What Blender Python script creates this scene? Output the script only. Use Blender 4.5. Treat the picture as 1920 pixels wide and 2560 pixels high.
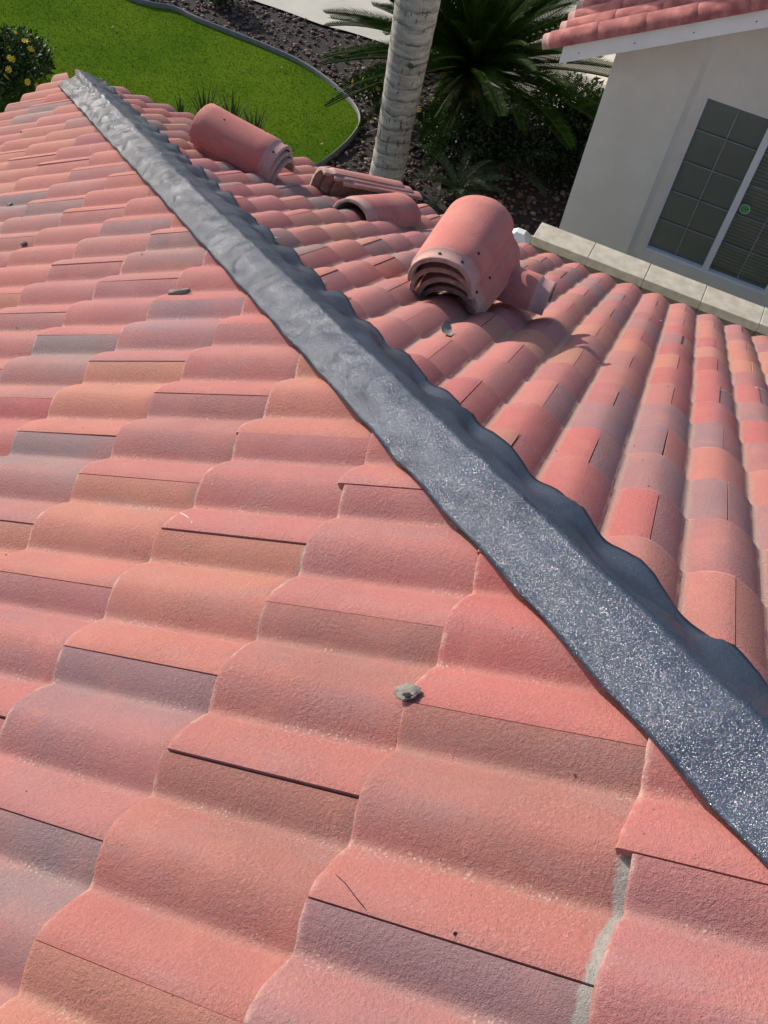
import bpy, bmesh, math, random
import numpy as np
from mathutils import Vector, Matrix, noise as mnoise

random.seed(7); rng = np.random.default_rng(7)
scene = bpy.context.scene
for o in list(bpy.data.objects): bpy.data.objects.remove(o)
R = math.radians
Q = math.sqrt(.5)

# ------------------------------------------------------------------ camera
AZ, EL, ROLL = 0.53592, -0.86503, 0.22571
CAM = Vector((-0.7601, -3.6950, 2.3156))
fwd = Vector((math.sin(AZ)*math.cos(EL), math.cos(AZ)*math.cos(EL), math.sin(EL)))
rgt = fwd.cross(Vector((0, 0, 1))).normalized(); upv = rgt.cross(fwd)
r2 = rgt*math.cos(ROLL)+upv*math.sin(ROLL); u2 = upv*math.cos(ROLL)-rgt*math.sin(ROLL)
cd = bpy.data.cameras.new('camera'); cam = bpy.data.objects.new('camera', cd); scene.collection.objects.link(cam)
cam.matrix_world = Matrix(((r2.x, u2.x, -fwd.x, CAM.x), (r2.y, u2.y, -fwd.y, CAM.y), (r2.z, u2.z, -fwd.z, CAM.z), (0, 0, 0, 1)))
cd.sensor_fit = 'HORIZONTAL'; cd.sensor_width = 36; cd.lens = 36*1.3042; cd.clip_start = .05; cd.clip_end = 900
scene.camera = cam
scene.render.resolution_x = 768; scene.render.resolution_y = 1024
FPX = 1.3042*1920
def project(P):
    v = P-CAM; z = v.dot(fwd)
    if z < .05: return None
    return 960+FPX*v.dot(r2)/z, 1280-FPX*v.dot(u2)/z, z

# ------------------------------------------------------------------ light
SUN_AZ, SUN_EL = R(-20), R(23)
w = bpy.data.worlds.new('World'); scene.world = w; w.use_nodes = True
wn = w.node_tree; wn.nodes.clear()
sky = wn.nodes.new('ShaderNodeTexSky'); sky.sky_type = 'NISHITA'; sky.sun_disc = False
sky.sun_elevation = SUN_EL; sky.sun_rotation = SUN_AZ % (2*math.pi); sky.air_density = 1; sky.dust_density = 1.5
bg = wn.nodes.new('ShaderNodeBackground'); bg.inputs[1].default_value = .145
wo = wn.nodes.new('ShaderNodeOutputWorld')
wn.links.new(sky.outputs[0], bg.inputs[0]); wn.links.new(bg.outputs[0], wo.inputs[0])
sd = bpy.data.lights.new('sun', 'SUN'); sd.energy = 3.7; sd.angle = R(.55); sd.color = (1, .94, .86)
sun = bpy.data.objects.new('sun', sd); scene.collection.objects.link(sun)
sdir = Vector((math.sin(SUN_AZ)*math.cos(SUN_EL), math.cos(SUN_AZ)*math.cos(SUN_EL), math.sin(SUN_EL)))
sun.rotation_euler = (-sdir).to_track_quat('-Z', 'Y').to_euler(); sun.location = sdir*40
scene.view_settings.view_transform = 'Standard'; scene.view_settings.look = 'None'
scene.view_settings.exposure = 0.24; scene.view_settings.gamma = 1; scene.view_settings.use_curve_mapping = False

# ------------------------------------------------------------------ helpers
COL = scene.collection
def tag(o, label=None, cat=None, group=None, kind=None):
    if label: o['label'] = label
    if cat: o['category'] = cat
    if group: o['group'] = group
    if kind: o['kind'] = kind
    return o
def empty(name, loc=(0, 0, 0), mat=None, parent=None):
    o = bpy.data.objects.new(name, None); COL.objects.link(o); o.empty_display_size = .1
    if mat is not None: o.matrix_world = mat
    else: o.location = loc
    if parent: o.parent = parent
    return o
def link(name, me, parent=None, mat=None):
    o = bpy.data.objects.new(name, me); COL.objects.link(o)
    if parent: o.parent = parent
    if mat is not None: o.matrix_local = mat
    return o
def mesh(name, v, f, mats, smooth=False, midx=None):
    me = bpy.data.meshes.new(name); me.from_pydata([tuple(p) for p in v], [], f); me.update()
    if not isinstance(mats, (list, tuple)): mats = [mats]
    for m in mats: me.materials.append(m)
    if midx is not None: me.polygons.foreach_set('material_index', midx)
    me.polygons.foreach_set('use_smooth', [smooth]*len(me.polygons))
    return me
class MB:
    def __init__(s): s.v = []; s.f = []; s.m = []
    def add(s, v, f, mi=0):
        b = len(s.v); s.v += [tuple(p) for p in v]; s.f += [tuple(i+b for i in q) for q in f]; s.m += [mi]*len(f)
    def box(s, c, d, mi=0, M=None):
        x, y, z = [k/2 for k in d]; c = Vector(c)
        vs = [Vector((sx*x, sy*y, sz*z)) for sz in (-1, 1) for sy in (-1, 1) for sx in (-1, 1)]
        vs = [c+(M @ q if M else q) for q in vs]
        s.add(vs, [(0, 2, 3, 1), (4, 5, 7, 6), (0, 1, 5, 4), (2, 6, 7, 3), (0, 4, 6, 2), (1, 3, 7, 5)], mi)
    def tube(s, pts, rad, n=8, mi=0, cap=True):
        pts = [Vector(p) for p in pts]; rings = []
        if not hasattr(rad, '__len__'): rad = [rad]*len(pts)
        for i, p in enumerate(pts):
            t = (pts[min(i+1, len(pts)-1)]-pts[max(i-1, 0)]).normalized()
            a = t.orthogonal().normalized() if i == 0 else (a-t*a.dot(t)).normalized()
            b = t.cross(a)
            rings.append([p+(a*math.cos(2*math.pi*k/n)+b*math.sin(2*math.pi*k/n))*rad[i] for k in range(n)])
        vs = [q for r in rings for q in r]
        fs = [(i*n+k, i*n+(k+1) % n, (i+1)*n+(k+1) % n, (i+1)*n+k) for i in range(len(pts)-1) for k in range(n)]
        if cap: fs += [tuple(range(n-1, -1, -1)), tuple((len(pts)-1)*n+k for k in range(n))]
        s.add(vs, fs, mi)
    def mesh(s, name, mats, smooth=False): return mesh(name, s.v, s.f, mats, smooth, s.m)
    def build(s, name, mats, parent=None, smooth=False, mat=None): return link(name, s.mesh(name, mats, smooth), parent, mat)
def bevel_box(d, b=.006, seg=1):
    bm = bmesh.new(); bmesh.ops.create_cube(bm, size=1)
    for v in bm.verts: v.co = Vector((v.co.x*d[0], v.co.y*d[1], v.co.z*d[2]))
    bmesh.ops.bevel(bm, geom=bm.edges[:], offset=b, segments=seg, affect='EDGES', profile=.5)
    return bm

# ------------------------------------------------------------------ materials
class NT:
    def __init__(s, name):
        s.m = bpy.data.materials.new(name); s.m.use_nodes = True; s.t = s.m.node_tree; s.t.nodes.clear()
        s.out = s.n('ShaderNodeOutputMaterial'); s.b = s.n('ShaderNodeBsdfPrincipled'); s.l(s.b.outputs[0], s.out.inputs[0])
    def n(s, t, **k):
        x = s.t.nodes.new(t)
        for a, v in k.items(): setattr(x, a, v)
        return x
    def l(s, a, b): s.t.links.new(a, b)
    def setin(s, node, i, v):
        if hasattr(v, 'is_linked') or isinstance(v, bpy.types.NodeSocket): s.l(v, node.inputs[i])
        else: node.inputs[i].default_value = v
    def math(s, op, a, b=0.0, c=None):
        x = s.n('ShaderNodeMath', operation=op); s.setin(x, 0, a); s.setin(x, 1, b)
        if c is not None: s.setin(x, 2, c)
        return x.outputs[0]
    def vmath(s, op, a, b=(0, 0, 0)):
        x = s.n('ShaderNodeVectorMath', operation=op); s.setin(x, 0, a); s.setin(x, 1, b); return x.outputs[0]
    def noise(s, vec, scale, detail=3, rough=.55, dist=0):
        x = s.n('ShaderNodeTexNoise'); s.l(vec, x.inputs['Vector']); x.inputs['Scale'].default_value = scale
        x.inputs['Detail'].default_value = detail; x.inputs['Roughness'].default_value = rough; x.inputs['Distortion'].default_value = dist
        return x.outputs['Fac']
    def vor(s, vec, scale, feature='F1', out='Distance'):
        x = s.n('ShaderNodeTexVoronoi', feature=feature); s.l(vec, x.inputs['Vector']); x.inputs['Scale'].default_value = scale; return x.outputs[out]
    def ramp(s, fac, pts, interp='LINEAR'):
        x = s.n('ShaderNodeValToRGB'); x.color_ramp.interpolation = interp; e = x.color_ramp.elements
        while len(e) < len(pts): e.new(.5)
        for i, (p, c) in enumerate(pts):
            e[i].position = p; e[i].color = (c, c, c, 1) if not hasattr(c, '__len__') else (*c, 1)
        s.l(fac, x.inputs[0]); return x.outputs[0]
    def step(s, v, a, b):
        x = s.n('ShaderNodeMapRange', interpolation_type='SMOOTHSTEP'); s.setin(x, 0, v); s.setin(x, 1, a); s.setin(x, 2, b)
        return x.outputs[0]
    def mix(s, fac, a, b, mode='MIX'):
        x = s.n('ShaderNodeMix', data_type='RGBA', blend_type=mode)
        s.setin(x, 0, fac)
        for i, v in ((6, a), (7, b)):
            if isinstance(v, (tuple, list)): x.inputs[i].default_value = (*v, 1) if len(v) == 3 else v
            else: s.l(v, x.inputs[i])
        return x.outputs[2]
    def bump(s, h, strength, dist, prev=None):
        x = s.n('ShaderNodeBump'); x.inputs['Strength'].default_value = strength; x.inputs['Distance'].default_value = dist
        s.l(h, x.inputs['Height'])
        if prev is not None: s.l(prev, x.inputs['Normal'])
        return x.outputs[0]
    def fin(s, col=None, rough=None, normal=None, **k):
        if col is not None:
            if isinstance(col, (tuple, list)): s.b.inputs['Base Color'].default_value = (*col, 1)
            else: s.l(col, s.b.inputs['Base Color'])
        if rough is not None: s.setin(s.b, 'Roughness', rough)
        if normal is not None: s.l(normal, s.b.inputs['Normal'])
        for a, v in k.items(): s.setin(s.b, a.replace('_', ' '), v)
        return s.m
def plain(name, col, rough=.8, var=.12, scale=20, bump=0, bscale=200, **k):
    t = NT(name); g = t.n('ShaderNodeNewGeometry').outputs['Position']
    f = t.noise(g, scale, 4); c = t.mix(t.step(f, .25, .75), tuple(x*(1-var) for x in col), tuple(min(1, x*(1+var)) for x in col))
    nr = t.bump(t.noise(g, bscale, 3), bump, .004) if bump else None
    return t.fin(c, rough, nr, **k)

TILT, THK = .0145, .0145
def tile_material(name, ex, src, dust):
    t = NT(name)
    tc = t.n('ShaderNodeAttribute', attribute_name='tc').outputs['Vector']
    base = (t.n('ShaderNodeObjectInfo').outputs['Color'] if src == 'object' else t.n('ShaderNodeAttribute', attribute_name='tint').outputs['Color'])
    off = t.vmath('SCALE', base); off.node.inputs['Scale'].default_value = 61.7
    p = t.vmath('ADD', tc, off)
    sx = t.n('ShaderNodeSeparateXYZ'); t.l(tc, sx.inputs[0]); X, Y, Z = sx.outputs
    bx = t.math('ADD', t.math('MULTIPLY', t.math('ABSOLUTE', X), 2.2), t.noise(t.vmath('MULTIPLY', p, (1, .25, 0)), 7, 2))
    base = t.mix(t.math('MULTIPLY', t.step(bx, .62, .98), .62 if ex > .33 else .22), base, (.430, .150, .132))
    # blended pigment: streaks that run with the barrel, and cloudy patches
    st = t.noise(t.vmath('MULTIPLY', p, (1, .22, .3)), 15, 3, .6)
    cl = t.noise(p, 9, 4, .6)
    c = t.mix(t.math('MULTIPLY', t.step(st, .48, .75), .42), base, (.33, .19, .19))
    c = t.mix(t.math('MULTIPLY', t.step(cl, .45, .8), .35), c, (.53, .215, .155))
    c = t.mix(t.math('MULTIPLY', t.step(t.noise(p, 5, 3), .5, .8), .30), c, (.46, .125, .12))
    # fine sandy grain
    gr = t.noise(p, 420, 2, .7); c = t.mix(.34, c, t.ramp(gr, [(.25, .33), (.75, .70)]), 'OVERLAY'); c = t.mix(.34, c, t.ramp(t.noise(p, 170, 3, .7), [(.28, .36), (.72, .64)]), 'OVERLAY')
    # dust lying in the pans
    pan = t.step(t.math('ADD', Z, t.math('MULTIPLY', t.math('SUBTRACT', cl, .5), .008)), .010, .0)
    c = t.mix(t.math('MULTIPLY', pan, dust), c, (.46, .33, .25))
    # pale efflorescence specks
    sp = t.math('MULTIPLY', t.step(t.vor(p, 150), .36, .20), t.step(t.noise(p, 12, 3), .46, .62))
    sp = t.math('MULTIPLY', sp, t.math('ADD', .25, t.math('MULTIPLY', pan, .75)))
    c = t.mix(t.math('MULTIPLY', sp, .5), c, (.62, .51, .43))
    # scuffs
    sc = t.step(t.noise(t.vmath('MULTIPLY', p, (1, 2.2, 1)), 11, 6, .7, 1.5), .70, .76)
    c = t.mix(t.math('MULTIPLY', sc, .5), c, (.55, .42, .36))
    # dark pits
    dk = t.math('MULTIPLY', t.step(t.vor(p, 34), .075, .045), t.step(t.noise(p, 7, 2), .55, .6))
    c = t.mix(t.math('MULTIPLY', dk, .75), c, (.09, .05, .045))
    # grime caught in front of the course above, and runs down the barrel
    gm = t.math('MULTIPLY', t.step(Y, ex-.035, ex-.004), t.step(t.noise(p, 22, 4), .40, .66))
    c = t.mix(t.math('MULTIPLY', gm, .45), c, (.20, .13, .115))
    rn = t.math('MULTIPLY', t.step(t.noise(t.vmath('MULTIPLY', p, (1, .10, .3)), 48, 3, .6), .60, .74), t.step(t.noise(p, 5, 2), .42, .62))
    c = t.mix(t.math('MULTIPLY', rn, .28), c, (.24, .15, .14))
    # unpainted concrete of the head lap
    yy = t.math('ADD', Y, t.math('MULTIPLY', t.math('SUBTRACT', t.noise(p, 45, 4), .5), .016))
    gy = t.step(yy, ex-.003, ex+.003)
    c = t.mix(gy, c, t.mix(t.noise(p, 60, 3), (.22, .20, .18), (.40, .365, .33)))
    # worn pale nose
    nz = t.math('MULTIPLY', t.step(yy, .011, .002), t.step(t.noise(p, 25, 3), .45, .65))
    c = t.mix(t.math('MULTIPLY', nz, .5), c, (.56, .40, .33))
    rgh = t.step(t.noise(p, 6, 3), .3, .7)
    b1 = t.bump(t.math('MULTIPLY', t.noise(p, 170, 4, .68), t.math('ADD', .45, rgh)), .6, .0040)
    pit = t.step(t.vor(p, 420), .42, .12)
    b2 = t.bump(t.math('ADD', t.noise(p, 520, 2, .7), t.math('MULTIPLY', pit, -.5)), .55, .0016, b1)
    return t.fin(c, t.math('ADD', .72, t.math('MULTIPLY', gr, .2)), b2, Specular_IOR_Level=.35)
EL_, ER_ = .34048, .31175
M_tileL = tile_material('tile_left', EL_, 'object', .15); M_tileR = tile_material('tile_right', ER_, 'object', .55)
M_tileLs = tile_material('tile_left_joined', EL_, 'attr', .15); M_tileRs = tile_material('tile_right_joined', ER_, 'attr', .55)

def ridge_material():
    t = NT('ridge_tile'); tc = t.n('ShaderNodeTexCoord').outputs['Object']
    off = t.vmath('SCALE', t.n('ShaderNodeObjectInfo').outputs['Color']); off.node.inputs['Scale'].default_value = 37.3
    p = t.vmath('ADD', tc, off); sx = t.n('ShaderNodeSeparateXYZ'); t.l(tc, sx.inputs[0]); Y = sx.outputs[1]
    c = t.mix(t.step(t.noise(p, 8, 4, .6), .35, .7), t.n('ShaderNodeObjectInfo').outputs['Color'], (.54, .20, .165))
    c = t.mix(t.math('MULTIPLY', t.step(t.noise(t.vmath('MULTIPLY', p, (1, .3, 1)), 17, 4, .6), .5, .75), .4), c, (.33, .13, .12))
    gr = t.noise(p, 420, 2, .7); c = t.mix(.25, c, t.ramp(gr, [(.25, .35), (.75, .75)]), 'OVERLAY')
    c = t.mix(t.math('MULTIPLY', t.step(t.noise(p, 15, 5, .7, 1), .64, .72), .4), c, (.55, .40, .34))
    yy = t.math('ADD', Y, t.math('MULTIPLY', t.math('SUBTRACT', t.noise(p, 40, 3), .5), .012))
    c = t.mix(t.math('MULTIPLY', t.step(yy, .062, .048), .75), c, t.mix(t.noise(p, 50, 4), (.42, .23, .20), (.58, .42, .37)))
    b = t.bump(t.noise(p, 330, 2), .4, .0015, t.bump(t.noise(p, 130, 3), .4, .003))
    return t.fin(c, .8, b, Specular_IOR_Level=.35)
M_ridge = ridge_material()
M_ridge_in = plain('tile_inside', (.36, .29, .25), .9, .3, 40, .4, 150)
M_mortar = plain('mortar', (.22, .20, .175), .95, .25, 60, .8, 120)
M_felt = plain('roof_felt', (.02, .018, .017), .95, .2, 30)
M_hole = plain('nail_hole', (.035, .02, .018), .9)

def flash_material():
    t = NT('flashing'); g = t.n('ShaderNodeTexCoord').outputs['Object']
    cl = t.noise(g, 6, 4); c = t.mix(t.step(cl, .3, .7), (.028, .040, .064), (.046, .062, .094))
    gr = t.noise(g, 300, 2, .7); c = t.mix(.35, c, t.ramp(gr, [(.3, .3), (.7, .7)]), 'OVERLAY')
    nm = t.bump(t.noise(g, 240, 3, .7), .5, .003, t.bump(t.noise(g, 45, 3), .25, .006))
    t.l(nm, t.b.inputs['Normal']); t.l(c, t.b.inputs['Base Color']); t.b.inputs['Roughness'].default_value = .36; t.b.inputs['Specular Tint'].default_value = (.50, .72, 1, 1); t.b.inputs['Specular IOR Level'].default_value = .08
    vc = t.n('ShaderNodeTexVoronoi'); t.l(t.vmath('MULTIPLY', g, (1.0, 1.9, 1.4)), vc.inputs['Vector']); vc.inputs['Scale'].default_value = 620
    wob = t.vmath('SUBTRACT', vc.outputs['Color'], (.5, .5, .5)); wob2 = t.vmath('SCALE', wob); wob2.node.inputs['Scale'].default_value = .66
    ge = t.n('ShaderNodeNewGeometry'); nf = t.vmath('NORMALIZE', t.vmath('ADD', nm, wob2))
    fl = t.n('ShaderNodeBsdfAnisotropic'); fl.inputs['Roughness'].default_value = .19; t.l(nf, fl.inputs['Normal'])
    wn_ = t.n('ShaderNodeTexWhiteNoise'); t.l(vc.outputs['Color'], wn_.inputs['Vector']); t.l(t.mix(.30, (.60, .64, .72), wn_.outputs['Color']), fl.inputs['Color'])
    mk = t.step(vc.outputs['Distance'], .62, .40); sel = t.step(wn_.outputs['Value'], .30, .36)
    mx = t.n('ShaderNodeMixShader'); t.l(t.math('MULTIPLY', t.math('MULTIPLY', mk, sel), .15), mx.inputs[0]); t.l(t.b.outputs[0], mx.inputs[1]); t.l(fl.outputs[0], mx.inputs[2])
    t.l(mx.outputs[0], t.out.inputs[0]); return t.m
M_flash = flash_material()

def stucco():
    t = NT('stucco'); g = t.n('ShaderNodeNewGeometry').outputs['Position']
    c = t.mix(t.step(t.noise(g, 3, 5, .6), .3, .75), (.73, .69, .605), (.80, .765, .68))
    c = t.mix(.18, c, t.ramp(t.noise(g, 160, 2), [(.3, .3), (.7, .7)]), 'OVERLAY')
    return t.fin(c, .95, t.bump(t.noise(g, 90, 4, .65), .6, .006))
M_stucco = stucco()
M_white = plain('white_paint', (.82, .82, .80), .55, .05, 6)
M_frame = plain('window_aluminium', (.72, .74, .76), .4, .04, 8)
M_muntin = plain('muntin_grey', (.25, .27, .275), .5)
M_vinyl = plain('white_vinyl', (.82, .82, .81), .35, .03, 8)
M_cap = plain('cap_block', (.60, .535, .42), .9, .16, 14, .5, 120)
M_block = plain('grey_block', (.19, .172, .142), .95, .18, 14, .7, 110)
M_joint = plain('wall_mortar', (.20, .185, .16), .95, .15, 30)
M_conc = plain('concrete', (.56, .52, .435), .9, .10, 2.2, .25, 140)
M_dirt = plain('dirt', (.032, .025, .021), 1, .4, 9, .6, 60)
M_fascia = plain('fascia_paint', (.42, .38, .33), .7)
M_glass = NT('window_glass').fin((.03, .035, .04), .06, Specular_IOR_Level=.6, IOR=1.5)
M_blind = plain('blind_slat', (.72, .72, .68), .6, .05)
M_room_dark = plain('room_dark', (.04, .045, .05), .8, .05)
M_green = NT('sticker_green').fin((.05, .34, .06), .5); M_swhite = NT('sticker_white').fin((.75, .78, .74), .5)

def lawn_mat():
    t = NT('lawn'); g = t.n('ShaderNodeNewGeometry').outputs['Position']
    c = t.mix(t.step(t.noise(g, 1.1, 5, .65), .3, .7), (.062, .128, .009), (.120, .185, .014))
    c = t.mix(t.math('MULTIPLY', t.noise(g, 60, 3, .7), .6), c, (.076, .130, .010))
    return t.fin(c, .95, t.bump(t.noise(g, 70, 3), .4, .01), Specular_IOR_Level=0.0)
M_lawn = lawn_mat()
def leaf_mat(name, a, b, rough=.45, scale=2.2, spec=.3):
    t = NT(name); g = t.n('ShaderNodeNewGeometry'); f = t.noise(g.outputs['Position'], scale, 4)
    x = t.math('ADD', t.math('MULTIPLY', f, .6), t.math('MULTIPLY', g.outputs['Random Per Island'], .5))
    return t.fin(t.mix(t.step(x, .25, .85), a, b), rough, Specular_IOR_Level=spec)
M_grass = leaf_mat('grass_blade', (.066, .135, .009), (.130, .200, .016), .9, 1.0, .08)
M_cycad = leaf_mat('cycad_leaf', (.010, .027, .003), (.032, .064, .006), .66, 2.2, .05)
M_pup = leaf_mat('fern_leaf', (.030, .060, .028), (.07, .115, .05), .4)
M_shrub = leaf_mat('shrub_leaf', (.010, .024, .008), (.028, .055, .018), .5)
M_bush = leaf_mat('bush_leaf', (.022, .050, .010), (.06, .10, .022), .5)
M_strap = leaf_mat('strap_leaf', (.035, .055, .018), (.085, .11, .035), .5)
M_palmleaf = leaf_mat('palm_leaf', (.03, .06, .014), (.06, .10, .025), .45)
M_yellow = plain('yellow_petal', (.75, .50, .02), .6)
M_dead = plain('dead_frond', (.28, .19, .09), .8, .3)
M_wood = plain('cycad_trunk', (.05, .038, .028), .95, .4, 30, .9, 70)
M_stem = plain('stem', (.06, .05, .03), .9)
M_edge = plain('edging_plastic', (.13, .135, .14), .6, .15)
M_stick = plain('dry_stick', (.34, .25, .17), .9)
M_leafdry = plain('dry_leaf', (.22, .20, .17), .8, .3, 60)
M_feather = plain('feather', (.60, .57, .52), .8)
M_wire = plain('tie_wire', (.52, .47, .42), .5)
def gravel_mat():
    t = NT('gravel'); g = t.n('ShaderNodeNewGeometry')
    c = t.ramp(g.outputs['Random Per Island'], [(0, (.05, .032, .027)), (.45, (.125, .080, .066)), (.8, (.165, .108, .09)), (1, (.27, .20, .17))])
    return t.fin(c, .9)
M_gravel = gravel_mat()
def trunk_mat():
    t = NT('palm_bark'); tc = t.n('ShaderNodeTexCoord').outputs['Object']
    a = t.vmath('MULTIPLY', tc, (1, 1, 3.2)); v = t.vmath('MULTIPLY', tc, (2.4, 2.4, .55))
    c = t.mix(t.step(t.noise(a, 7, 5, .65), .3, .7), (.26, .245, .22), (.50, .475, .43))
    sx = t.n('ShaderNodeSeparateXYZ'); t.l(tc, sx.inputs[0])
    zz = t.math('ADD', sx.outputs[2], t.math('MULTIPLY', t.noise(tc, 3.2, 4), .17))
    fr = t.math('FRACT', t.math('DIVIDE', zz, .145))
    ring = t.math('MULTIPLY', t.step(t.math('ADD', fr, t.math('MULTIPLY', t.noise(tc, 28, 3), .12)), .22, .08), t.step(t.noise(tc, 7, 5, .65), .42, .56))
    c = t.mix(t.math('MULTIPLY', ring, .9), c, (.055, .043, .035))
    c = t.mix(t.math('MULTIPLY', t.step(fr, .35, .14), .35), c, (.15, .125, .10))
    cr = t.math('MULTIPLY', t.step(t.noise(v, 17, 4, .6, .6), .585, .64), t.step(t.noise(tc, 8, 2), .36, .52))
    c = t.mix(t.math('MULTIPLY', cr, .85), c, (.06, .045, .035))
    return t.fin(c, .9, t.bump(t.noise(a, 30, 4), .5, .01, t.bump(t.math('SUBTRACT', 1.0, cr), .4, .01)))
M_trunk = trunk_mat()

# ------------------------------------------------------------------ places
GZ = -3.4
ground = mesh('ground', [(-400, -400, GZ-.03), (400, -400, GZ-.03), (400, 400, GZ-.03), (-400, 400, GZ-.03)], [(0, 1, 2, 3)], M_dirt)
tag(link('ground', ground), kind='structure')
edge_pts = [(-3.2, 12.6), (-.6, 11.2), (.6, 9.9), (1.55, 8.72), (2.01, 8.44), (2.22, 8.16), (2.55, 7.80), (2.87, 7.45), (3.17, 7.05), (3.37, 6.61), (3.46, 6.25), (3.48, 5.95), (3.41, 5.70),
            (3.24, 5.46), (3.0, 5.22), (2.71, 4.99), (2.35, 4.80), (1.9, 4.66), (1.3, 4.6), (.4, 4.75), (-.6, 5.1)]
def smooth_poly(pts, n=6):
    out = []; P = [Vector((*p, 0)) for p in pts]
    for i in range(len(P)-1):
        a, b, c, d = P[max(i-1, 0)], P[i], P[i+1], P[min(i+2, len(P)-1)]
        for k in range(n):
            t = k/n; out.append(.5*((2*b)+(c-a)*t+(2*a-5*b+4*c-d)*t*t+(3*b-a-3*c+d)*t**3))
    return [(p.x, p.y) for p in out+[P[-1]]]
edge = smooth_poly(edge_pts)
lawn_poly = edge+[(-14, 5.6), (-14, 13.5)]
def inside(poly, X, Y):
    r = np.zeros(len(X), bool); n = len(poly); j = n-1
    for i in range(n):
        (xi, yi), (xj, yj) = poly[i], poly[j]
        if yi != yj: r ^= ((yi > Y) != (yj > Y)) & (X < (xj-xi)*(Y-yi)/(yj-yi)+xi)
        j = i
    return r
def sheet(name, poly, z, mat, kind='structure'):
    bm = bmesh.new(); vs = [bm.verts.new((x, y, z)) for x, y in poly]
    f = bm.faces.new(vs); 
    if f.normal.z < 0: f.normal_flip()
    bmesh.ops.triangulate(bm, faces=[f]); me = bpy.data.meshes.new(name); bm.to_mesh(me); bm.free(); me.materials.append(mat)
    return tag(link(name, me), kind=kind)
sheet('lawn', lawn_poly, GZ, M_lawn)
conc = smooth_poly([(-8, 15.5), (1.2, 10.6), (2.4, 9.4), (3.02, 8.67), (3.33, 8.38), (3.74, 7.96), (4.08, 7.72), (4.69, 7.15), (5.31, 6.44), (5.80, 5.83), (6.6, 5.21), (8.5, 4.4)])
sheet('driveway', conc+[(24, 4.4), (24, 30), (-8, 30)], GZ+.012, M_conc)
gravel_poly = list(edge)+[(-2, 3.2), (2.2, 2.6), (4.2, 3.4), (5.2, 4.6), (6.6, 5.2)]+conc[::-1][12:]
sheet('gravel_bed', [(-14, -2), (9, -2), (9, 4.4)]+conc[::-1]+[(-14, 15.5)], GZ-.012, M_dirt)

# mown grass: short blades, one object
n = 170000
X = rng.uniform(-3.5, 3.6, n); Y = rng.uniform(4.5, 10.5, n)
k = inside(lawn_poly, X, Y); X, Y = X[k], Y[k]; n = len(X)
a = rng.uniform(0, 2*np.pi, n); h = rng.uniform(.004, .010, n); wd = rng.uniform(.003, .006, n); le = rng.uniform(0, .014, n); a2 = rng.uniform(0, 6.28, n)
V = np.zeros((n, 3, 3)); dx, dy = np.cos(a)*wd, np.sin(a)*wd
V[:, 0] = np.stack([X-dx, Y-dy, np.full(n, GZ-.002)], 1); V[:, 1] = np.stack([X+dx, Y+dy, np.full(n, GZ-.002)], 1)
V[:, 2] = np.stack([X+np.cos(a2)*le, Y+np.sin(a2)*le, GZ+h], 1)
def tri_mesh(name, V, mat):
    n = len(V); me = bpy.data.meshes.new(name); me.vertices.add(n*3); me.vertices.foreach_set('co', V.reshape(-1))
    me.loops.add(n*3); me.loops.foreach_set('vertex_index', np.arange(n*3, dtype=np.int32))
    me.polygons.add(n); me.polygons.foreach_set('loop_start', np.arange(0, n*3, 3, dtype=np.int32)); me.polygons.foreach_set('loop_total', np.full(n, 3, dtype=np.int32))
    me.materials.append(mat); me.update(calc_edges=True); me.validate(); return me
tag(link('grass', tri_mesh('grass', V, M_grass)), 'short bright green mown grass of the kidney shaped lawn', 'grass', kind='stuff')

# gravel: loose red-brown stones, one object
n = 15000
X = rng.uniform(-1, 7.2, n); Y = rng.uniform(3.2, 11.5, n)
k = inside(lawn_poly, X, Y); k |= inside(conc+[(24, 4.4), (24, 30), (-8, 30)], X, Y); k = ~k; X, Y = X[k], Y[k]; n = len(X)
ico = bmesh.new(); bmesh.ops.create_icosphere(ico, subdivisions=1, radius=1); ico.verts.ensure_lookup_table()
IV = np.array([v.co[:] for v in ico.verts]); IF = np.array([[v.index for v in f.verts] for f in ico.faces]); ico.free()
s = rng.uniform(.012, .030, n)[:, None, None]; sc = np.stack([rng.uniform(.7, 1.4, n), rng.uniform(.7, 1.3, n), rng.uniform(.4, .8, n)], 1)[:, None, :]
jit = rng.uniform(.75, 1.25, (n, len(IV), 1)); P = IV[None]*jit*sc*s
an = rng.uniform(0, 6.28, n); c_, s_ = np.cos(an)[:, None], np.sin(an)[:, None]
P = np.stack([P[..., 0]*c_-P[..., 1]*s_+X[:, None], P[..., 0]*s_+P[..., 1]*c_+Y[:, None], P[..., 2]+GZ-.004+rng.uniform(0, .012, n)[:, None]], 2)
F = (IF[None]+(np.arange(n)*len(IV))[:, None, None]).reshape(-1, 3)
me = bpy.data.meshes.new('gravel'); me.vertices.add(n*len(IV)); me.vertices.foreach_set('co', P.reshape(-1))
me.loops.add(F.size); me.loops.foreach_set('vertex_index', F.reshape(-1).astype(np.int32)); me.polygons.add(len(F))
me.polygons.foreach_set('loop_start', np.arange(0, F.size, 3, dtype=np.int32)); me.polygons.foreach_set('loop_total', np.full(len(F), 3, dtype=np.int32))
me.materials.append(M_gravel); me.update(calc_edges=True)
tag(link('gravel', me), 'loose dark reddish brown gravel between the lawn and the concrete', 'gravel', kind='stuff')

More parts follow.
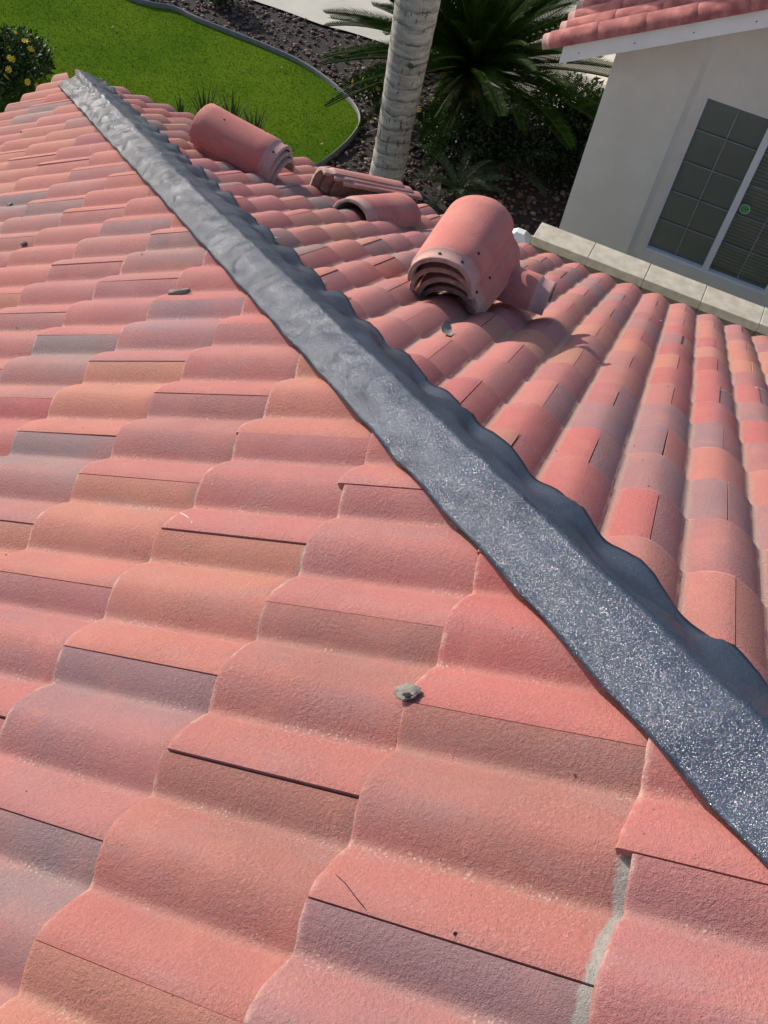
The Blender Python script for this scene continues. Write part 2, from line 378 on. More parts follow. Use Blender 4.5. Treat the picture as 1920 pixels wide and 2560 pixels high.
# lawn edging strip
m = MB(); e3 = [Vector((x, y, 0)) for x, y in edge[14:]]
prof = [(-.012, -.03), (-.012, .045), (0, .058), (.012, .045), (.012, -.03)]
vs = []
for i, p in enumerate(e3):
    t = (e3[min(i+1, len(e3)-1)]-e3[max(0, i-1)]).normalized(); nn = Vector((-t.y, t.x, 0))
    vs += [p+nn*a+Vector((0, 0, GZ+b)) for a, b in prof]
m.add(vs, [(i*5+j, i*5+j+1, i*5+j+6, i*5+j+5) for i in range(len(e3)-1) for j in range(4)])
tag(m.build('lawn_edging', M_edge, smooth=True), 'thin grey plastic edging strip curving round the lawn', 'edging')

# ------------------------------------------------------------------ neighbour house and block wall (frames: u along our right eave, D out from it)
PL, PR = 0.50258, 0.48558
EAVE = 1.889*math.cos(PR)
UX, UY = Vector((Q, -Q, 0)), Vector((Q, Q, 0))
def site(u, D, z): return UX*u+UY*(EAVE+D)+Vector((0, 0, z))
MS = Matrix(((Q, Q, 0, 0), (-Q, Q, 0, 0), (0, 0, 1, 0), (0, 0, 0, 1))) @ Matrix.Translation((0, EAVE, 0))   # local (u, D, z)
house = empty('neighbour_house', mat=MS @ Matrix.Translation((1.08, 2.8, GZ)))
tag(house, 'beige stucco house with a white barge board and a gridded window, beyond the block wall', 'house')
def hb(m, u0, u1, D0, D1, z0, z1, mi=0): m.box(((u0+u1)/2-1.08, (D0+D1)/2-2.8, (z0+z1)/2-GZ), (u1-u0, D1-D0, z1-z0), mi)
UL, UW0, UW1 = 1.08, 1.805, 2.88; ZW0, ZW1 = -2.41, -1.035; REV = 1.69
SL = .53
def ztop(u): return -1.02+(u-.74)*SL+.02
# wall: polygonal pieces round the window opening, with thickness
m = MB()
def slab(pts, D0, D1):
    k = len(pts); v = [(u-1.08, D0-2.8, z-GZ) for u, z in pts]+[(u-1.08, D1-2.8, z-GZ) for u, z in pts]
    m.add(v, [tuple(range(k)), tuple(range(2*k-1, k-1, -1))]+[(i, i+k, (i+1) % k+k, (i+1) % k) for i in range(k)])
RIDGE = 4.6
slab([(UL, GZ), (REV, GZ), (REV, ztop(REV)), (UL, ztop(UL))], 2.80, 3.1)
slab([(REV, GZ), (UW0, GZ), (UW0, ztop(UW0)), (REV, ztop(REV))], 2.865, 3.1)
slab([(UW0, GZ), (UW1, GZ), (UW1, ZW0), (UW0, ZW0)], 2.866, 3.1)
slab([(UW0, ZW1), (UW1, ZW1), (UW1, ztop(UW1)), (UW0, ztop(UW0))], 2.866, 3.1)
slab([(UW1, GZ), (RIDGE, GZ), (RIDGE, ztop(RIDGE)), (UW1, ztop(UW1))], 2.865, 3.1)
slab([(RIDGE, GZ), (8.2, GZ), (8.2, ztop(1.0)), (RIDGE, ztop(RIDGE))], 2.864, 3.1)
hb(m, UL, UL+.3, 3.1, 9, GZ, ztop(UL)-.05); hb(m, 7.9, 8.2, 3.1, 9, GZ, ztop(UL)-.05)
m.build('wall', M_stucco, house)
# reveal chamfer between the proud corner and the window bay
m = MB(); v = [(REV-1.08, 0, 0), (REV-1.08, .066, 0), (REV+.045-1.08, .066, 0)]
zt = ztop(REV)-GZ-.03
m.add([Vector(p) for p in v]+[Vector((p[0], p[1], zt)) for p in v], [(0, 2, 1), (3, 4, 5), (0, 3, 5, 2), (0, 1, 4, 3), (1, 2, 5, 4)])
m.build('wall_reveal', M_stucco, house)
# barge boards
def rake(m, u0, u1, z0, z1, D0, D1, th):
    v = [(u0-1.08, D0-2.8, z0-GZ), (u1-1.08, D0-2.8, z1-GZ), (u1-1.08, D0-2.8, z1+th-GZ), (u0-1.08, D0-2.8, z0+th-GZ)]
    v += [(a, b+D1-D0, c) for a, b, c in v]
    m.add(v, [(0, 1, 2, 3), (7, 6, 5, 4), (0, 4, 5, 1), (1, 5, 6, 2), (2, 6, 7, 3), (3, 7, 4, 0)])
m = MB(); rake(m, .74, RIDGE, -1.01, -1.01+(RIDGE-.74)*SL, 2.50, 2.54, .125); m.build('barge_board', M_white, house)
m = MB(); rake(m, RIDGE, 8.46, -1.01+(RIDGE-.74)*SL, -1.01, 2.50, 2.54, .125); m.build('barge_board', M_white, house)
m = MB()
for u in (.86, 1.22, 1.58, 1.94, 2.3): m.tube([(u-1.08, -.303, -1.01+(u-.74)*SL+.055-GZ), (u-1.08, -.297, -1.01+(u-.74)*SL+.055-GZ)], .005, 6)
m.build('nail_head', M_felt, house)
# roof deck behind the barge boards
ca, sa = 1/math.hypot(1, SL), SL/math.hypot(1, SL)
m = MB(); rake(m, .74, RIDGE, -.95, -.95+(RIDGE-.74)*SL, 2.545, 9.2, .06); rake(m, RIDGE, 8.46, -.95+(RIDGE-.74)*SL, -.95, 2.545, 9.2, .06)
nroof = m.build('roof', M_felt, house)
m = MB(); hb(m, .74, .78, 2.55, 9.2, -1.02, -.955); m.build('eave_board', M_white, house)

# window
win = empty('window', (UW0-1.08, .066, ZW0-GZ), parent=house)
WW, WH = UW1-UW0, ZW1-ZW0
def wb(m, x0, x1, y0, y1, z0, z1): m.box(((x0+x1)/2, (y0+y1)/2, (z0+z1)/2), (x1-x0, y1-y0, z1-z0))
m = MB(); f = .022
wb(m, 0, WW, .012, .10, 0, f); wb(m, 0, WW, .012, .10, WH-f, WH); wb(m, 0, f, .012, .10, f, WH-f); wb(m, WW-f, WW, .012, .10, f, WH-f)
m.build('frame', M_frame, win)
m = MB(); wb(m, WW/2-.027, WW/2+.027, .004, .085, f, WH-f); m.build('mullion', M_frame, win)
for s0, s1 in ((f, WW/2-.027), (WW/2+.027, WW-f)):
    rows, sw = 5, s1-s0
    for i in range(rows):
        for j in range(2):
            a0, a1 = s0+sw*j/2+.004, s0+sw*(j+1)/2-.004; b0, b1 = f+(WH-2*f)*i/rows+.004, f+(WH-2*f)*(i+1)/rows-.004
            m = MB(); wb(m, a0, a1, .052, .058, b0, b1); m.build('pane', M_glass_t if False else M_glass, win)
def muntin(s0, s1, x=None, z=None):
    m = MB()
    if x is not None: wb(m, x-.005, x+.005, .047, .063, f, WH-f)
    else: wb(m, s0, s1, .048, .062, z-.005, z+.005)
    m.build('muntin', M_muntin, win)
for s0, s1 in ((f, WW/2-.027), (WW/2+.027, WW-f)):
    muntin(s0, s1, x=(s0+s1)/2)
    for i in range(1, 5): muntin(s0, s1, z=f+(WH-2*f)*i/5)
nb = 44
slat = MB(); slat.box((0, 0, 0), (WW-.06, .030, .0025), 0, Matrix.Rotation(R(-76), 3, 'X')); sme = slat.mesh('blind_slat', M_blind)
for i in range(nb): link('blind_slat', sme, win, Matrix.Translation((WW/2, .125, .035+(WH-.07)*i/(nb-1))))
m = MB(); wb(m, -.05, WW+.05, .6, .62, -.05, WH+.05); m.build('room_back', M_room_dark, win)  # near-black panel: the dimness of the unlit room is put into its colour
m = MB(); wb(m, f+.001, WW/2-.028, .0665, .068, f+.001, WH-f-.001)
t = NT('insect_mesh'); tr = t.n('ShaderNodeBsdfTransparent'); mx = t.n('ShaderNodeMixShader'); mx.inputs[0].default_value = .85
t.b.inputs['Base Color'].default_value = (.62, .63, .62, 1); t.l(t.b.outputs[0], mx.inputs[2]); t.l(tr.outputs[0], mx.inputs[1]); t.l(mx.outputs[0], t.out.inputs[0])
m.build('insect_screen', t.m, win)
# clear-ish glass so blinds show
gt = M_glass.node_tree; ob = [n_ for n_ in gt.nodes if n_.type == 'OUTPUT_MATERIAL'][0]; pb = [n_ for n_ in gt.nodes if n_.type == 'BSDF_PRINCIPLED'][0]
tr = gt.nodes.new('ShaderNodeBsdfTransparent'); tr.inputs[0].default_value = (.80, .86, .86, 1); mx = gt.nodes.new('ShaderNodeMixShader'); fr = gt.nodes.new('ShaderNodeFresnel'); fr.inputs[0].default_value = 1.5
gl = gt.nodes.new('ShaderNodeBsdfGlossy'); gl.inputs['Roughness'].default_value = .03
gt.links.new(fr.outputs[0], mx.inputs[0]); gt.links.new(tr.outputs[0], mx.inputs[1]); gt.links.new(gl.outputs[0], mx.inputs[2]); gt.links.new(mx.outputs[0], ob.inputs[0])
# alarm sticker
st = empty('alarm_sticker', mat=MS @ Matrix.Translation((2.425, 2.8+.066+.046, -1.79)))
tag(st, 'round green sticker with a white rim on the window pane beside the mullion', 'sticker')
def disc(m, r0, r1, y0, y1, n=28):
    v = [(r*math.cos(2*math.pi*k/n), y, r*math.sin(2*math.pi*k/n)) for (r, y) in ((r1, y0), (r1, y1)) for k in range(n)]
    m.add(v, [tuple(range(n)), tuple(range(2*n-1, n-1, -1))]+[(k, k+n, (k+1) % n+n, (k+1) % n) for k in range(n)])
m = MB(); disc(m, 0, .040, .0, .003); m.build('rim', M_swhite, st)
m = MB(); disc(m, 0, .034, -.0015, -.0002); m.build('disc', M_green, st)
m = MB(); 
for a0 in range(0, 300, 20):
    a_, b_ = R(a0+60), R(a0+80)
    v = [(r*math.cos(q), y, r*math.sin(q)) for y in (-.0030, -.0017) for r, q in ((.013, a_), (.020, a_), (.020, b_), (.013, b_))]
    m.add(v, [(0, 1, 2, 3), (7, 6, 5, 4), (0, 4, 5, 1), (1, 5, 6, 2), (2, 6, 7, 3), (3, 7, 4, 0)])
m.build('mark', NT('sticker_mark').fin((.20, .50, .20), .5), st)

# block wall with cap
CZ = -1.59
bwall = empty('block_wall', mat=MS @ Matrix.Translation((1.14, 1.2, GZ)))
tag(bwall, 'grey block garden wall with beige cap blocks, between the roof and the stucco house', 'wall')
bm = bevel_box((.4035, .21, .066), .004, 2); cme = bpy.data.meshes.new('cap_block'); bm.to_mesh(cme); bm.free(); cme.materials.append(M_cap)
bm = bevel_box((.396, .190, .192), .005); bme = bpy.data.meshes.new('wall_block'); bm.to_mesh(bme); bm.free(); bme.materials.append(M_block)
H = CZ-GZ
for i in range(14):
    link('cap_block', cme, bwall, Matrix.Translation((.2+.4065*i+random.uniform(-.002, .002), .10+random.uniform(-.003, .003), H-.033+random.uniform(-.002, .002))))
for r in range(9):
    z = H-.07-.1-.2*r
    if z < .05: break
    for i in range(14):
        x = .2+.4065*i+(.2 if r % 2 else 0)
        if r < 3: link('wall_block', bme, bwall, Matrix.Translation((x, .115+random.uniform(-.002, .002), z)))
m = MB(); m.box((2.85, .115, (H-.07)/2), (5.66, .165, H-.07)); m.build('mortar_core', M_joint, bwall)
m = MB(); 
for i in range(15): m.box((.4065*i-.0035, .10, H-.035), (.0045, .204, .06))
m.build('cap_joint', plain('cap_joint', (.36, .32, .26), .95), bwall)
# white vinyl post at the wall's end
post = empty('gate_post', mat=MS @ Matrix.Translation((1.02, 1.36, GZ)))
tag(post, 'white vinyl gate post with a stepped cap at the end of the block wall', 'post')
bm = bevel_box((.13, .13, 1.62), .006); me = bpy.data.meshes.new('shaft'); bm.to_mesh(me); bm.free(); me.materials.append(M_vinyl); link('shaft', me, post, Matrix.Translation((0, 0, .81)))
bm = bevel_box((.17, .17, .04), .008); me = bpy.data.meshes.new('cap_plate'); bm.to_mesh(me); bm.free(); me.materials.append(M_vinyl); cp = link('cap_plate', me, post, Matrix.Translation((0, 0, 1.641)))
m = MB(); b = .07; m.add([(-b, -b, 1.662), (b, -b, 1.662), (b, b, 1.662), (-b, b, 1.662), (-.03, -.03, 1.71), (.03, -.03, 1.71), (.03, .03, 1.71), (-.03, .03, 1.71)], [(0, 1, 5, 4), (1, 2, 6, 5), (2, 3, 7, 6), (3, 0, 4, 7), (4, 5, 6, 7), (3, 2, 1, 0)]); m.build('cap_top', M_vinyl, post)

# ------------------------------------------------------------------ our roof
sR = Vector((Q, -Q, 0)); dR = Vector((-Q*math.cos(PR), -Q*math.cos(PR), math.sin(PR))); nR = Vector((Q*math.sin(PR), Q*math.sin(PR), math.cos(PR)))
sL = Vector((-Q, -Q, 0)); dL = Vector((Q*math.cos(PL), -Q*math.cos(PL), math.sin(PL))); nL = Vector((-Q*math.sin(PL), Q*math.sin(PL), math.cos(PL)))
def frame(x, y, z, o=Vector((0, 0, 0))): return Matrix(((x.x, y.x, z.x, o.x), (x.y, y.y, z.y, o.y), (x.z, y.z, z.z, o.z), (0, 0, 0, 1)))
FL = frame(sL, dL, nL); FR = frame(-sR, dR, nR)       # local x: along the eave (left: away from hip; right: towards hip), y: upslope, z: out
WL, WR = .1525*.98489, .1525*1.01742
L_D0, L_S0, R_D0, R_S0 = 1.58244, 2.58833, 1.80831, 2.39578

tiled = empty('tiled_house', (0, 0, GZ))
tag(tiled, 'the house whose red and mauve tiled hip roof fills the foreground', 'house')
def keep(o):      # parent while keeping the world matrix
    pass
slopeL = empty('roof_slope'); slopeL.matrix_world = FL; slopeR = empty('roof_slope'); slopeR.matrix_world = FR
for s_ in (slopeL, slopeR):
    mw = s_.matrix_world.copy(); s_.parent = tiled; s_.matrix_local = Matrix.Translation((0, 0, -GZ)) @ mw
slopeL['label'] = 'left slope of the roof, tile barrels running across the picture'
slopeR['label'] = 'right slope of the roof, tile barrels running towards the block wall'

_g = np.linspace(0, 1, 401)
def arch(c, fwd_len, depth, pw, ker):      # crest at c, pan fwd_len further on
    f = (_g-c) % 1; u = np.where(f < fwd_len, f/fwd_len, (1-f)/(1-fwd_len)); r = -depth*u**pw
    k_ = np.hanning(ker); k_ /= k_.sum(); r = np.convolve(np.concatenate([r[:-1]]*3), k_, 'same')[400:801]
    return r-r[0]
PROF = {'L': arch(.93, .445, .0335, 1.7, 17), 'R': arch(.95, .52, .0330, 1.75, 21)}
def prof(s_, w, side):      # barrel height against the crown joint; s_ measured from the joint, away from the hip
    return float(np.interp((s_/w) % 1, _g, PROF[side]))
PANZ = {'L': float(PROF['L'].min()), 'R': float(PROF['R'].min())}
LAP = .045
def tile_mesh(name, w, ex, mat, seed, side):
    lowres = False
    rr = random.Random(seed); g0, g1 = rr.uniform(.0008, .0014), rr.uniform(.0008, .0014)
    nx = 36
    xs = [g0]+[2*w*i/nx for i in range(1, nx)]+[2*w-g1]
    ys = [0, .0015, .005, .012, .05, .12, .2, .28, ex-.01, ex+LAP]
    so = Vector((seed*3.7, seed*1.3, 0))
    V = []; TC = []
    def wob(x, y): return min(1, 14*x/(2*w), 14*(2*w-x)/(2*w))*.0016*mnoise.noise(Vector((x*9, y*7, 0))+so)
    for j, y in enumerate(ys):
        for x in xs:
            drop = (.0030, .0010, .0002, 0)[j] if j < 4 else 0
            chip = .0022*mnoise.noise(Vector((x*60, seed*5.1, 0)))+.003*mnoise.noise(Vector((x*14, seed*2.2, 3))) if j < 4 else 0
            h = prof(x if side == 'L' else -x, w, side)
            z = h+(TILT if side == 'L' else TILT*1.4)*(1-y/ex)-.010-drop+wob(x, y)
            V.append((x, y+chip, z)); TC.append((x, y, h-PANZ[side]))
    nxs = len(xs)
    F = [(j*nxs+i, j*nxs+i+1, (j+1)*nxs+i+1, (j+1)*nxs+i) for j in range(len(ys)-1) for i in range(nxs-1)]
    top = len(F)
    # nose face and underside lip
    b0 = len(V)      # split from the top so that the shading stays crisp at the edge
    for i, x in enumerate(xs): V.append(V[i]); TC.append(TC[i])
    b = len(V)
    for i, x in enumerate(xs): p = V[i]; V.append((p[0], p[1]+.001, p[2]-THK+.0045)); TC.append((x, .0, .02))
    for i, x in enumerate(xs): p = V[b+i]; V.append((p[0], .06, p[2]-TILT*.06/ex)); TC.append((x, .0, .03))
    F += [(b+i, b+i+1, b0+i+1, b0+i) for i in range(nxs-1)]+[(b+nxs+i, b+nxs+i+1, b+i+1, b+i) for i in range(nxs-1)]
    # side edges at the crown joints
    for col, flip in ((0, 1), (nxs-1, 0)):
        b2 = len(V); ny_ = len(ys)
        for j in range(ny_): V.append(V[j*nxs+col]); TC.append(TC[j*nxs+col])
        for j in range(ny_):
            p = V[j*nxs+col]; V.append((p[0], p[1], p[2]-THK)); TC.append((xs[col], ys[j], .03))
        for j in range(ny_-1):
            q = (b2+j, b2+j+1, b2+ny_+j+1, b2+ny_+j); F.append(q if flip else q[::-1])
    me = mesh(name, V, F, mat, True)
    at = me.attributes.new('tc', 'FLOAT_VECTOR', 'POINT'); at.data.foreach_set('vector', np.array(TC, dtype=np.float32).reshape(-1))
    me.polygons.foreach_set('use_smooth', [i < top for i in range(len(F))])
    return me

PAL = {'orange': (.50, .205, .140), 'salmon': (.50, .185, .152), 'pink': (.475, .165, .158), 'rose': (.42, .158, .155), 'red': (.50, .128, .120),
       'brown': (.36, .150, .120), 'mauve': (.29, .180, .190), 'grey': (.25, .200, .205), 'plum': (.36, .155, .152), 'sand': (.54, .260, .180)}
for k_ in PAL:
    f_ = .22 if k_ in ('mauve', 'grey') else .20
    PAL[k_] = tuple((a_*(1-f_)+b_*f_)*.89 for a_, b_ in zip(PAL[k_], (.450, .154, .142)))
    g_ = sum(PAL[k_])/3; PAL[k_] = tuple(a_*.93+g_*.07 for a_ in PAL[k_])
WTS = [('orange', 17), ('salmon', 24), ('pink', 20), ('rose', 14), ('red', 8), ('brown', 6), ('mauve', 9), ('grey', 4), ('plum', 10), ('sand', 6)]
def pick(r): 
    c = PAL[r.choices([a for a, b in WTS], [b for a, b in WTS])[0]]; f = r.uniform(.9, 1.1)
    return tuple(min(1, x*f*r.uniform(.95, 1.05)) for x in c)
# colours read off the photograph for the big foreground tiles, by (course, joint roll)
FIXL = {(2, 1): 'mauve', (1, 0): 'brown', (0, -1): 'mauve', (2, -1): 'brown', (1, -2): 'brown', (0, -3): 'orange', (1, -4): 'rose', (0, -5): 'rose', (-1, -4): 'orange', (-2, -5): 'grey',
        (-1, -6): 'plum', (3, 0): 'rose', (1, 2): 'orange', (0, 1): 'grey', (3, 2): 'pink', (2, -3): 'red', (3, -2): 'pink', (2, 3): 'salmon', (-1, -2): 'rose', (-1, 0): 'pink',
        (-2, -3): 'orange', (-3, -8): 'grey', (0, -7): 'orange', (-1, -8): 'rose', (1, -6): 'pink', (-3, -4): 'rose', (0, 3): 'rose', (1, 4): 'sand', (2, 5): 'mauve', (3, -4): 'salmon', (2, -5): 'plum'}
FIXR = {(0, -1): 'plum', (-1, 0): 'mauve', (-1, -2): 'mauve', (-2, -1): 'salmon', (-2, -3): 'mauve', (-3, 0): 'plum', (-3, -2): 'mauve', (0, 1): 'orange', (-4, -1): 'red', (1, 0): 'orange', (-1, -4): 'red',
        (-5, 0): 'mauve', (-2, 1): 'pink', (-4, 1): 'grey', (0, -3): 'red', (1, -2): 'salmon', (-5, -2): 'red', (-6, -1): 'red', (-6, 1): 'mauve', (-4, -3): 'salmon'}
tiles = []      # (area, slope, m, n, world tile matrix local, mesh variant, colour, cut)
NV = 5
varL = [tile_mesh('roof_tile', WL, EL_, M_tileL, 11+i, 'L') for i in range(NV)]; varR = [tile_mesh('roof_tile', WR, ER_, M_tileR, 31+i, 'R') for i in range(NV)]
def consider(side):
    w_, ex, D0, S0 = (WL, EL_, L_D0, L_S0) if side == 'L' else (WR, ER_, R_D0, R_S0)
    F_ = FL if side == 'L' else FR
    ph = PL if side == 'L' else PR
    m0 = -11 if side == 'L' else -12
    out = []
    for m in range(m0, 10):
        for n_ in range(-40, 40):
            if (m+n_) % 2 == 0: continue
            rr = random.Random(m*1009+n_*31+(0 if side == 'L' else 7))
            d = D0+ex*m
            if d > 3.6: continue
            # L: tile spans rolls n..n+2 in +s ; R: joint roll c is the tile's left joint in -s... spans c..c+2 in s, local x = -s
            if side == 'L': x0 = S0+w_*n_
            else: x0 = -(S0+w_*(n_+2))
            s_c = (x0+w_) if side == 'L' else -(x0+w_)
            dm = d+ex/2
            hipd = s_c-dm*math.cos(ph)
            if hipd < -2*w_-.05 or s_c > 6.5: continue
            slip = rr.gauss(0, .0018)
            if rr.random() < .07: slip += rr.uniform(.008, .022)
            if side == 'L' and (m, n_) == (3, 0): slip = .020
            if side == 'L' and (m, n_) == (3, 2): slip = .012
            if side == 'L' and (m, n_) in ((1, -2), (0, -5), (1, -4)): slip = .012
            Mt = Matrix.Translation((x0+rr.gauss(0, .0004), d+slip, rr.gauss(0, .0012))) @ Matrix.Rotation(rr.gauss(0, .0018), 4, 'Z') @ Matrix.Rotation(rr.gauss(0, .0016), 4, 'Y') @ Matrix.Rotation(rr.gauss(0, .0025), 4, 'X')
            Wm = F_ @ Mt; px = []
            for cx in (0, w_, 2*w_):
                for cy in (0, ex): px.append(project(Wm @ Vector((cx, cy, 0))))
            col = (FIXL if side == 'L' else FIXR).get((m, n_))
            col = PAL[col] if col else pick(rr)
            col = tuple(c*rr.uniform(.985, 1.015) for c in col)
            cut = hipd < w_+ex*.5+.10
            area = 0
            ok = [p for p in px if p and -30 < p[0] < 1950 and -30 < p[1] < 2590]
            if ok and None not in px:
                xs = [p[0] for p in px]; ys = [p[1] for p in px]
                area = (min(max(xs), 1920)-max(min(xs), 0))*(min(max(ys), 2560)-max(min(ys), 0))
                if hipd < -.1: area *= .2
            out.append((area, side, m, n_, Mt, rr.randrange(NV), col, cut))
    return out
tiles = consider('L')+consider('R')
def cut_mesh(me, Mt, side):
    ph = PL if side == 'L' else PR
    bm = bmesh.new(); bm.from_mesh(me)
    # keep world side of the hip plane x=0 (with a saw gap)
    Wm = (FL if side == 'L' else FR) @ Mt; inv = Wm.inverted()
    co = inv @ Vector((-.012 if side == 'L' else .012, 0, 0)); no = (inv.to_3x3() @ Vector((1 if side == 'L' else -1, 0, 0))).normalized()
    bmesh.ops.bisect_plane(bm, geom=bm.verts[:]+bm.edges[:]+bm.faces[:], plane_co=co, plane_no=no, clear_outer=True)
    n_ = len(bm.faces); r = None
    if n_: r = bpy.data.meshes.new('roof_tile'); bm.to_mesh(r); r.materials.append(me.materials[0])
    bm.free(); return r
vis = sorted([t_ for t_ in tiles if t_[0] > 0], key=lambda t_: -t_[0])
limit = 300
print('tiles', len(tiles), 'visible', len(vis), 'L', sum(t_[1] == 'L' for t_ in vis))
rest = {'L': [], 'R': []}; cnt = 0
for t_ in sorted(tiles, key=lambda t_: -t_[0]):
    area, side, m_, n_, Mt, vi, col, cut = t_
    me = (varL if side == 'L' else varR)[vi]
    if cut:
        me = cut_mesh(me, Mt, side)
        if me is None: continue
    if area > 0 and cnt < limit:
        o = link('roof_tile', me, slopeL if side == 'L' else slopeR, Mt); o.color = (*col, 1); cnt += 1
    else: rest[side].append((me, Mt, col))
for side, lst in rest.items():
    V, F, TC, TI, SM = [], [], [], [], []
    b = 0
    for me, Mt, col in lst:
        n_ = len(me.vertices); co = np.empty(n_*3, np.float32); me.vertices.foreach_get('co', co); co = co.reshape(-1, 3)
        A = np.array(Mt); V.append(co @ A[:3, :3].T+A[:3, 3]); tcv = np.empty(n_*3, np.float32); me.attributes['tc'].data.foreach_get('vector', tcv); TC.append(tcv)
        TI.append(np.tile(np.array([*col, 1], np.float32), n_)); F += [tuple(i+b for i in p.vertices) for p in me.polygons]; SM += [p.use_smooth for p in me.polygons]; b += n_
    me = mesh('roof_tile', np.concatenate(V).tolist(), F, M_tileLs if side == 'L' else M_tileRs)
    me.polygons.foreach_set('use_smooth', SM)
    me.attributes.new('tc', 'FLOAT_VECTOR', 'POINT').data.foreach_set('vector', np.concatenate(TC))
    me.attributes.new('tint', 'FLOAT_COLOR', 'POINT').data.foreach_set('color', np.concatenate(TI))
    tag(link('roof_tile', me, slopeL if side == 'L' else slopeR), kind='stuff')
# deck under the tiles
DH = -.074
m = MB(); dl0, dr0 = L_D0-11*EL_+.02, R_D0-12*ER_+.02
def decksheet(ph, d0, sgn):
    c = math.cos(ph); pts = [(sgn*d0*c, d0), (sgn*6.7, d0), (sgn*6.7, 3.65), (sgn*3.65*c, 3.65)]
    m = MB(); v = [(x, y, DH) for x, y in pts]+[(x, y, DH-.02) for x, y in pts]
    fs = [(0, 1, 2, 3), (7, 6, 5, 4)]+[(i, i+4, (i+1) % 4+4, (i+1) % 4) for i in range(4)]
    if sgn < 0: fs = [q[::-1] for q in fs]
    m.add(v, fs); return m
decksheet(PL, dl0, 1).build('roof_deck', M_felt, slopeL); decksheet(PR, dr0, -1).build('roof_deck', M_felt, slopeR)
# walls and fascia under the eaves
def ewall(a, b, z1, th, name, mat, z0=GZ):
    a, b = Vector(a), Vector(b); d = (b-a).normalized(); nn = Vector((d.y, -d.x, 0))*th
    m = MB(); v = [a, b, b+nn, a+nn]; v = [(p.x, p.y, z) for z in (z0, z1) for p in v]
    v = [(x, y, z-GZ) for x, y, z in v]
    m.add(v, [(3, 2, 1, 0), (4, 5, 6, 7), (0, 1, 5, 4), (1, 2, 6, 5), (2, 3, 7, 6), (3, 0, 4, 7)]); m.build(name, mat, tiled)
zl, zr = dl0*math.sin(PL)+DH*math.cos(PL), dr0*math.sin(PR)+DH*math.cos(PR)
eL, eR = -dl0*math.cos(PL)*1.0, -dr0*math.cos(PR)
def Lp(s, off): return UXL*s
cL = eL-.03; cR = eR-.03
# left eave line: (-x+y)/sqrt2 = eL ; right eave line: (x+y)/sqrt2 = eR
def corner(a, b): return Vector(((b-a)*Q, (b+a)*Q, 0))
ewall(corner(cL, cR), corner(cL, cR)+Vector((-Q, -Q, 0))*6.5, zl-.02, -.03, 'fascia', M_fascia, zl-.17)
ewall(corner(cL, cR)+Vector((.06, -.06, 0)), corner(cL, cR)+Vector((Q, -Q, 0))*6.5, zr-.02, .03, 'fascia', M_fascia, zr-.17)
ewall(corner(cL-.5, cR-.5), corner(cL-.5, cR-.5)+Vector((-Q, -Q, 0))*6, zl-.1, -.2, 'wall', M_stucco)
ewall(corner(cL-.5, cR-.5)+Vector((.2, -.2, 0)), corner(cL-.5, cR-.5)+Vector((Q, -Q, 0))*6, zr-.02, .2, 'wall', M_stucco)

# hip flashing: a soft sheet draped over the hip and the first barrels
def surf(side, P):      # height of the tile surface above the crown plane at a world point
    if side == 'L': s_, d_ = P.dot(sL), P.dot(dL); ph, w_, ex, D0, S0 = PL, WL, EL_, L_D0, L_S0
    else: s_, d_ = P.dot(sR), P.dot(dR); ph, w_, ex, D0, S0 = PR, WR, ER_, R_D0, R_S0
    return prof(s_-S0, w_, side)+(TILT if side == 'L' else TILT*1.4)*(1-((d_-D0)/ex % 1))-.010
NU, NTT = 30, 460
T0, T1 = -2.18, 4.15
m = MB(); vs = []
def hipline(t): # t runs up the hip in plan
    return t
for i in range(NTT+1):
    y = -(T0+(T1-T0)*i/NTT)      # world y, hip at x=0
    for j in range(NU+1):
        u = j/NU*2-1
        wv = .003*mnoise.noise(Vector((0, y*2.1, 5 if u > 0 else 9)))
        x = (.108+wv)*u if u < 0 else (.150+wv*1.6)*u
        zl_ = (x-y)*Q*math.tan(PL) if x < 0 else (-x-y)*Q*math.tan(PR)
        side = 'L' if x < 0 else 'R'
        # smooth the roof section over a rounded hip board
        P = Vector((x, y, zl_)); nrm = nL if x < 0 else nR
        a_ = abs(x)
        sm = sum(surf(side, P+Vector((dx, dy, 0))) for dx, dy in ((0, 0), (.0, .018), (.0, -.018)))/3
        drape = min(1, max(0, (a_-.04)/.075)); drape = drape*drape*(3-2*drape)
        lift = .016+.004*mnoise.noise(Vector((x*8, y*3, 1)))
        h = (1-drape)*.026 + drape*(sm*(.7 if side == 'R' else .35)+lift)
        h = max(h, sm+.004)
        far = min(1, max(0, (y+1.0)/1.6))
        cr = mnoise.noise(Vector((x*5+y*2, y*11, 2)))
        crease = max(0, 1-abs(cr)/.12)**2
        amp = (.0040+.004*far)
        h += crease*amp*(1 if x < .03 else .5)+(.0022+.0028*far)*mnoise.noise(Vector((x*22, y*16, 4)))+.0085*mnoise.noise(Vector((x*9, y*7.5, 8)))+.0030*mnoise.noise(Vector((x*24, y*14, 3)))
        bl = min(1, max(0, (x+.055)/.11)); bl = bl*bl*(3-2*bl)
        P = P+(nL*(1-bl)+nR*bl).normalized()*h
        vs.append(P)
K = NU+1
fs = [(i*K+j, i*K+j+1, (i+1)*K+j+1, (i+1)*K+j) for i in range(NTT) for j in range(NU)]
fs = [q[::-1] for q in fs] if True else fs
b = len(vs)
for i in range(NTT+1):
    for j in (0, NU): vs.append(vs[i*K+j]-(nL if j == 0 else nR)*.006+Vector((.003 if j == 0 else -.003, 0, 0)))
for i in range(NTT):
    fs.append((i*K, (i+1)*K, b+2*(i+1), b+2*i)[::-1]); fs.append((i*K+NU, b+2*i+1, b+2*(i+1)+1, (i+1)*K+NU)[::-1])
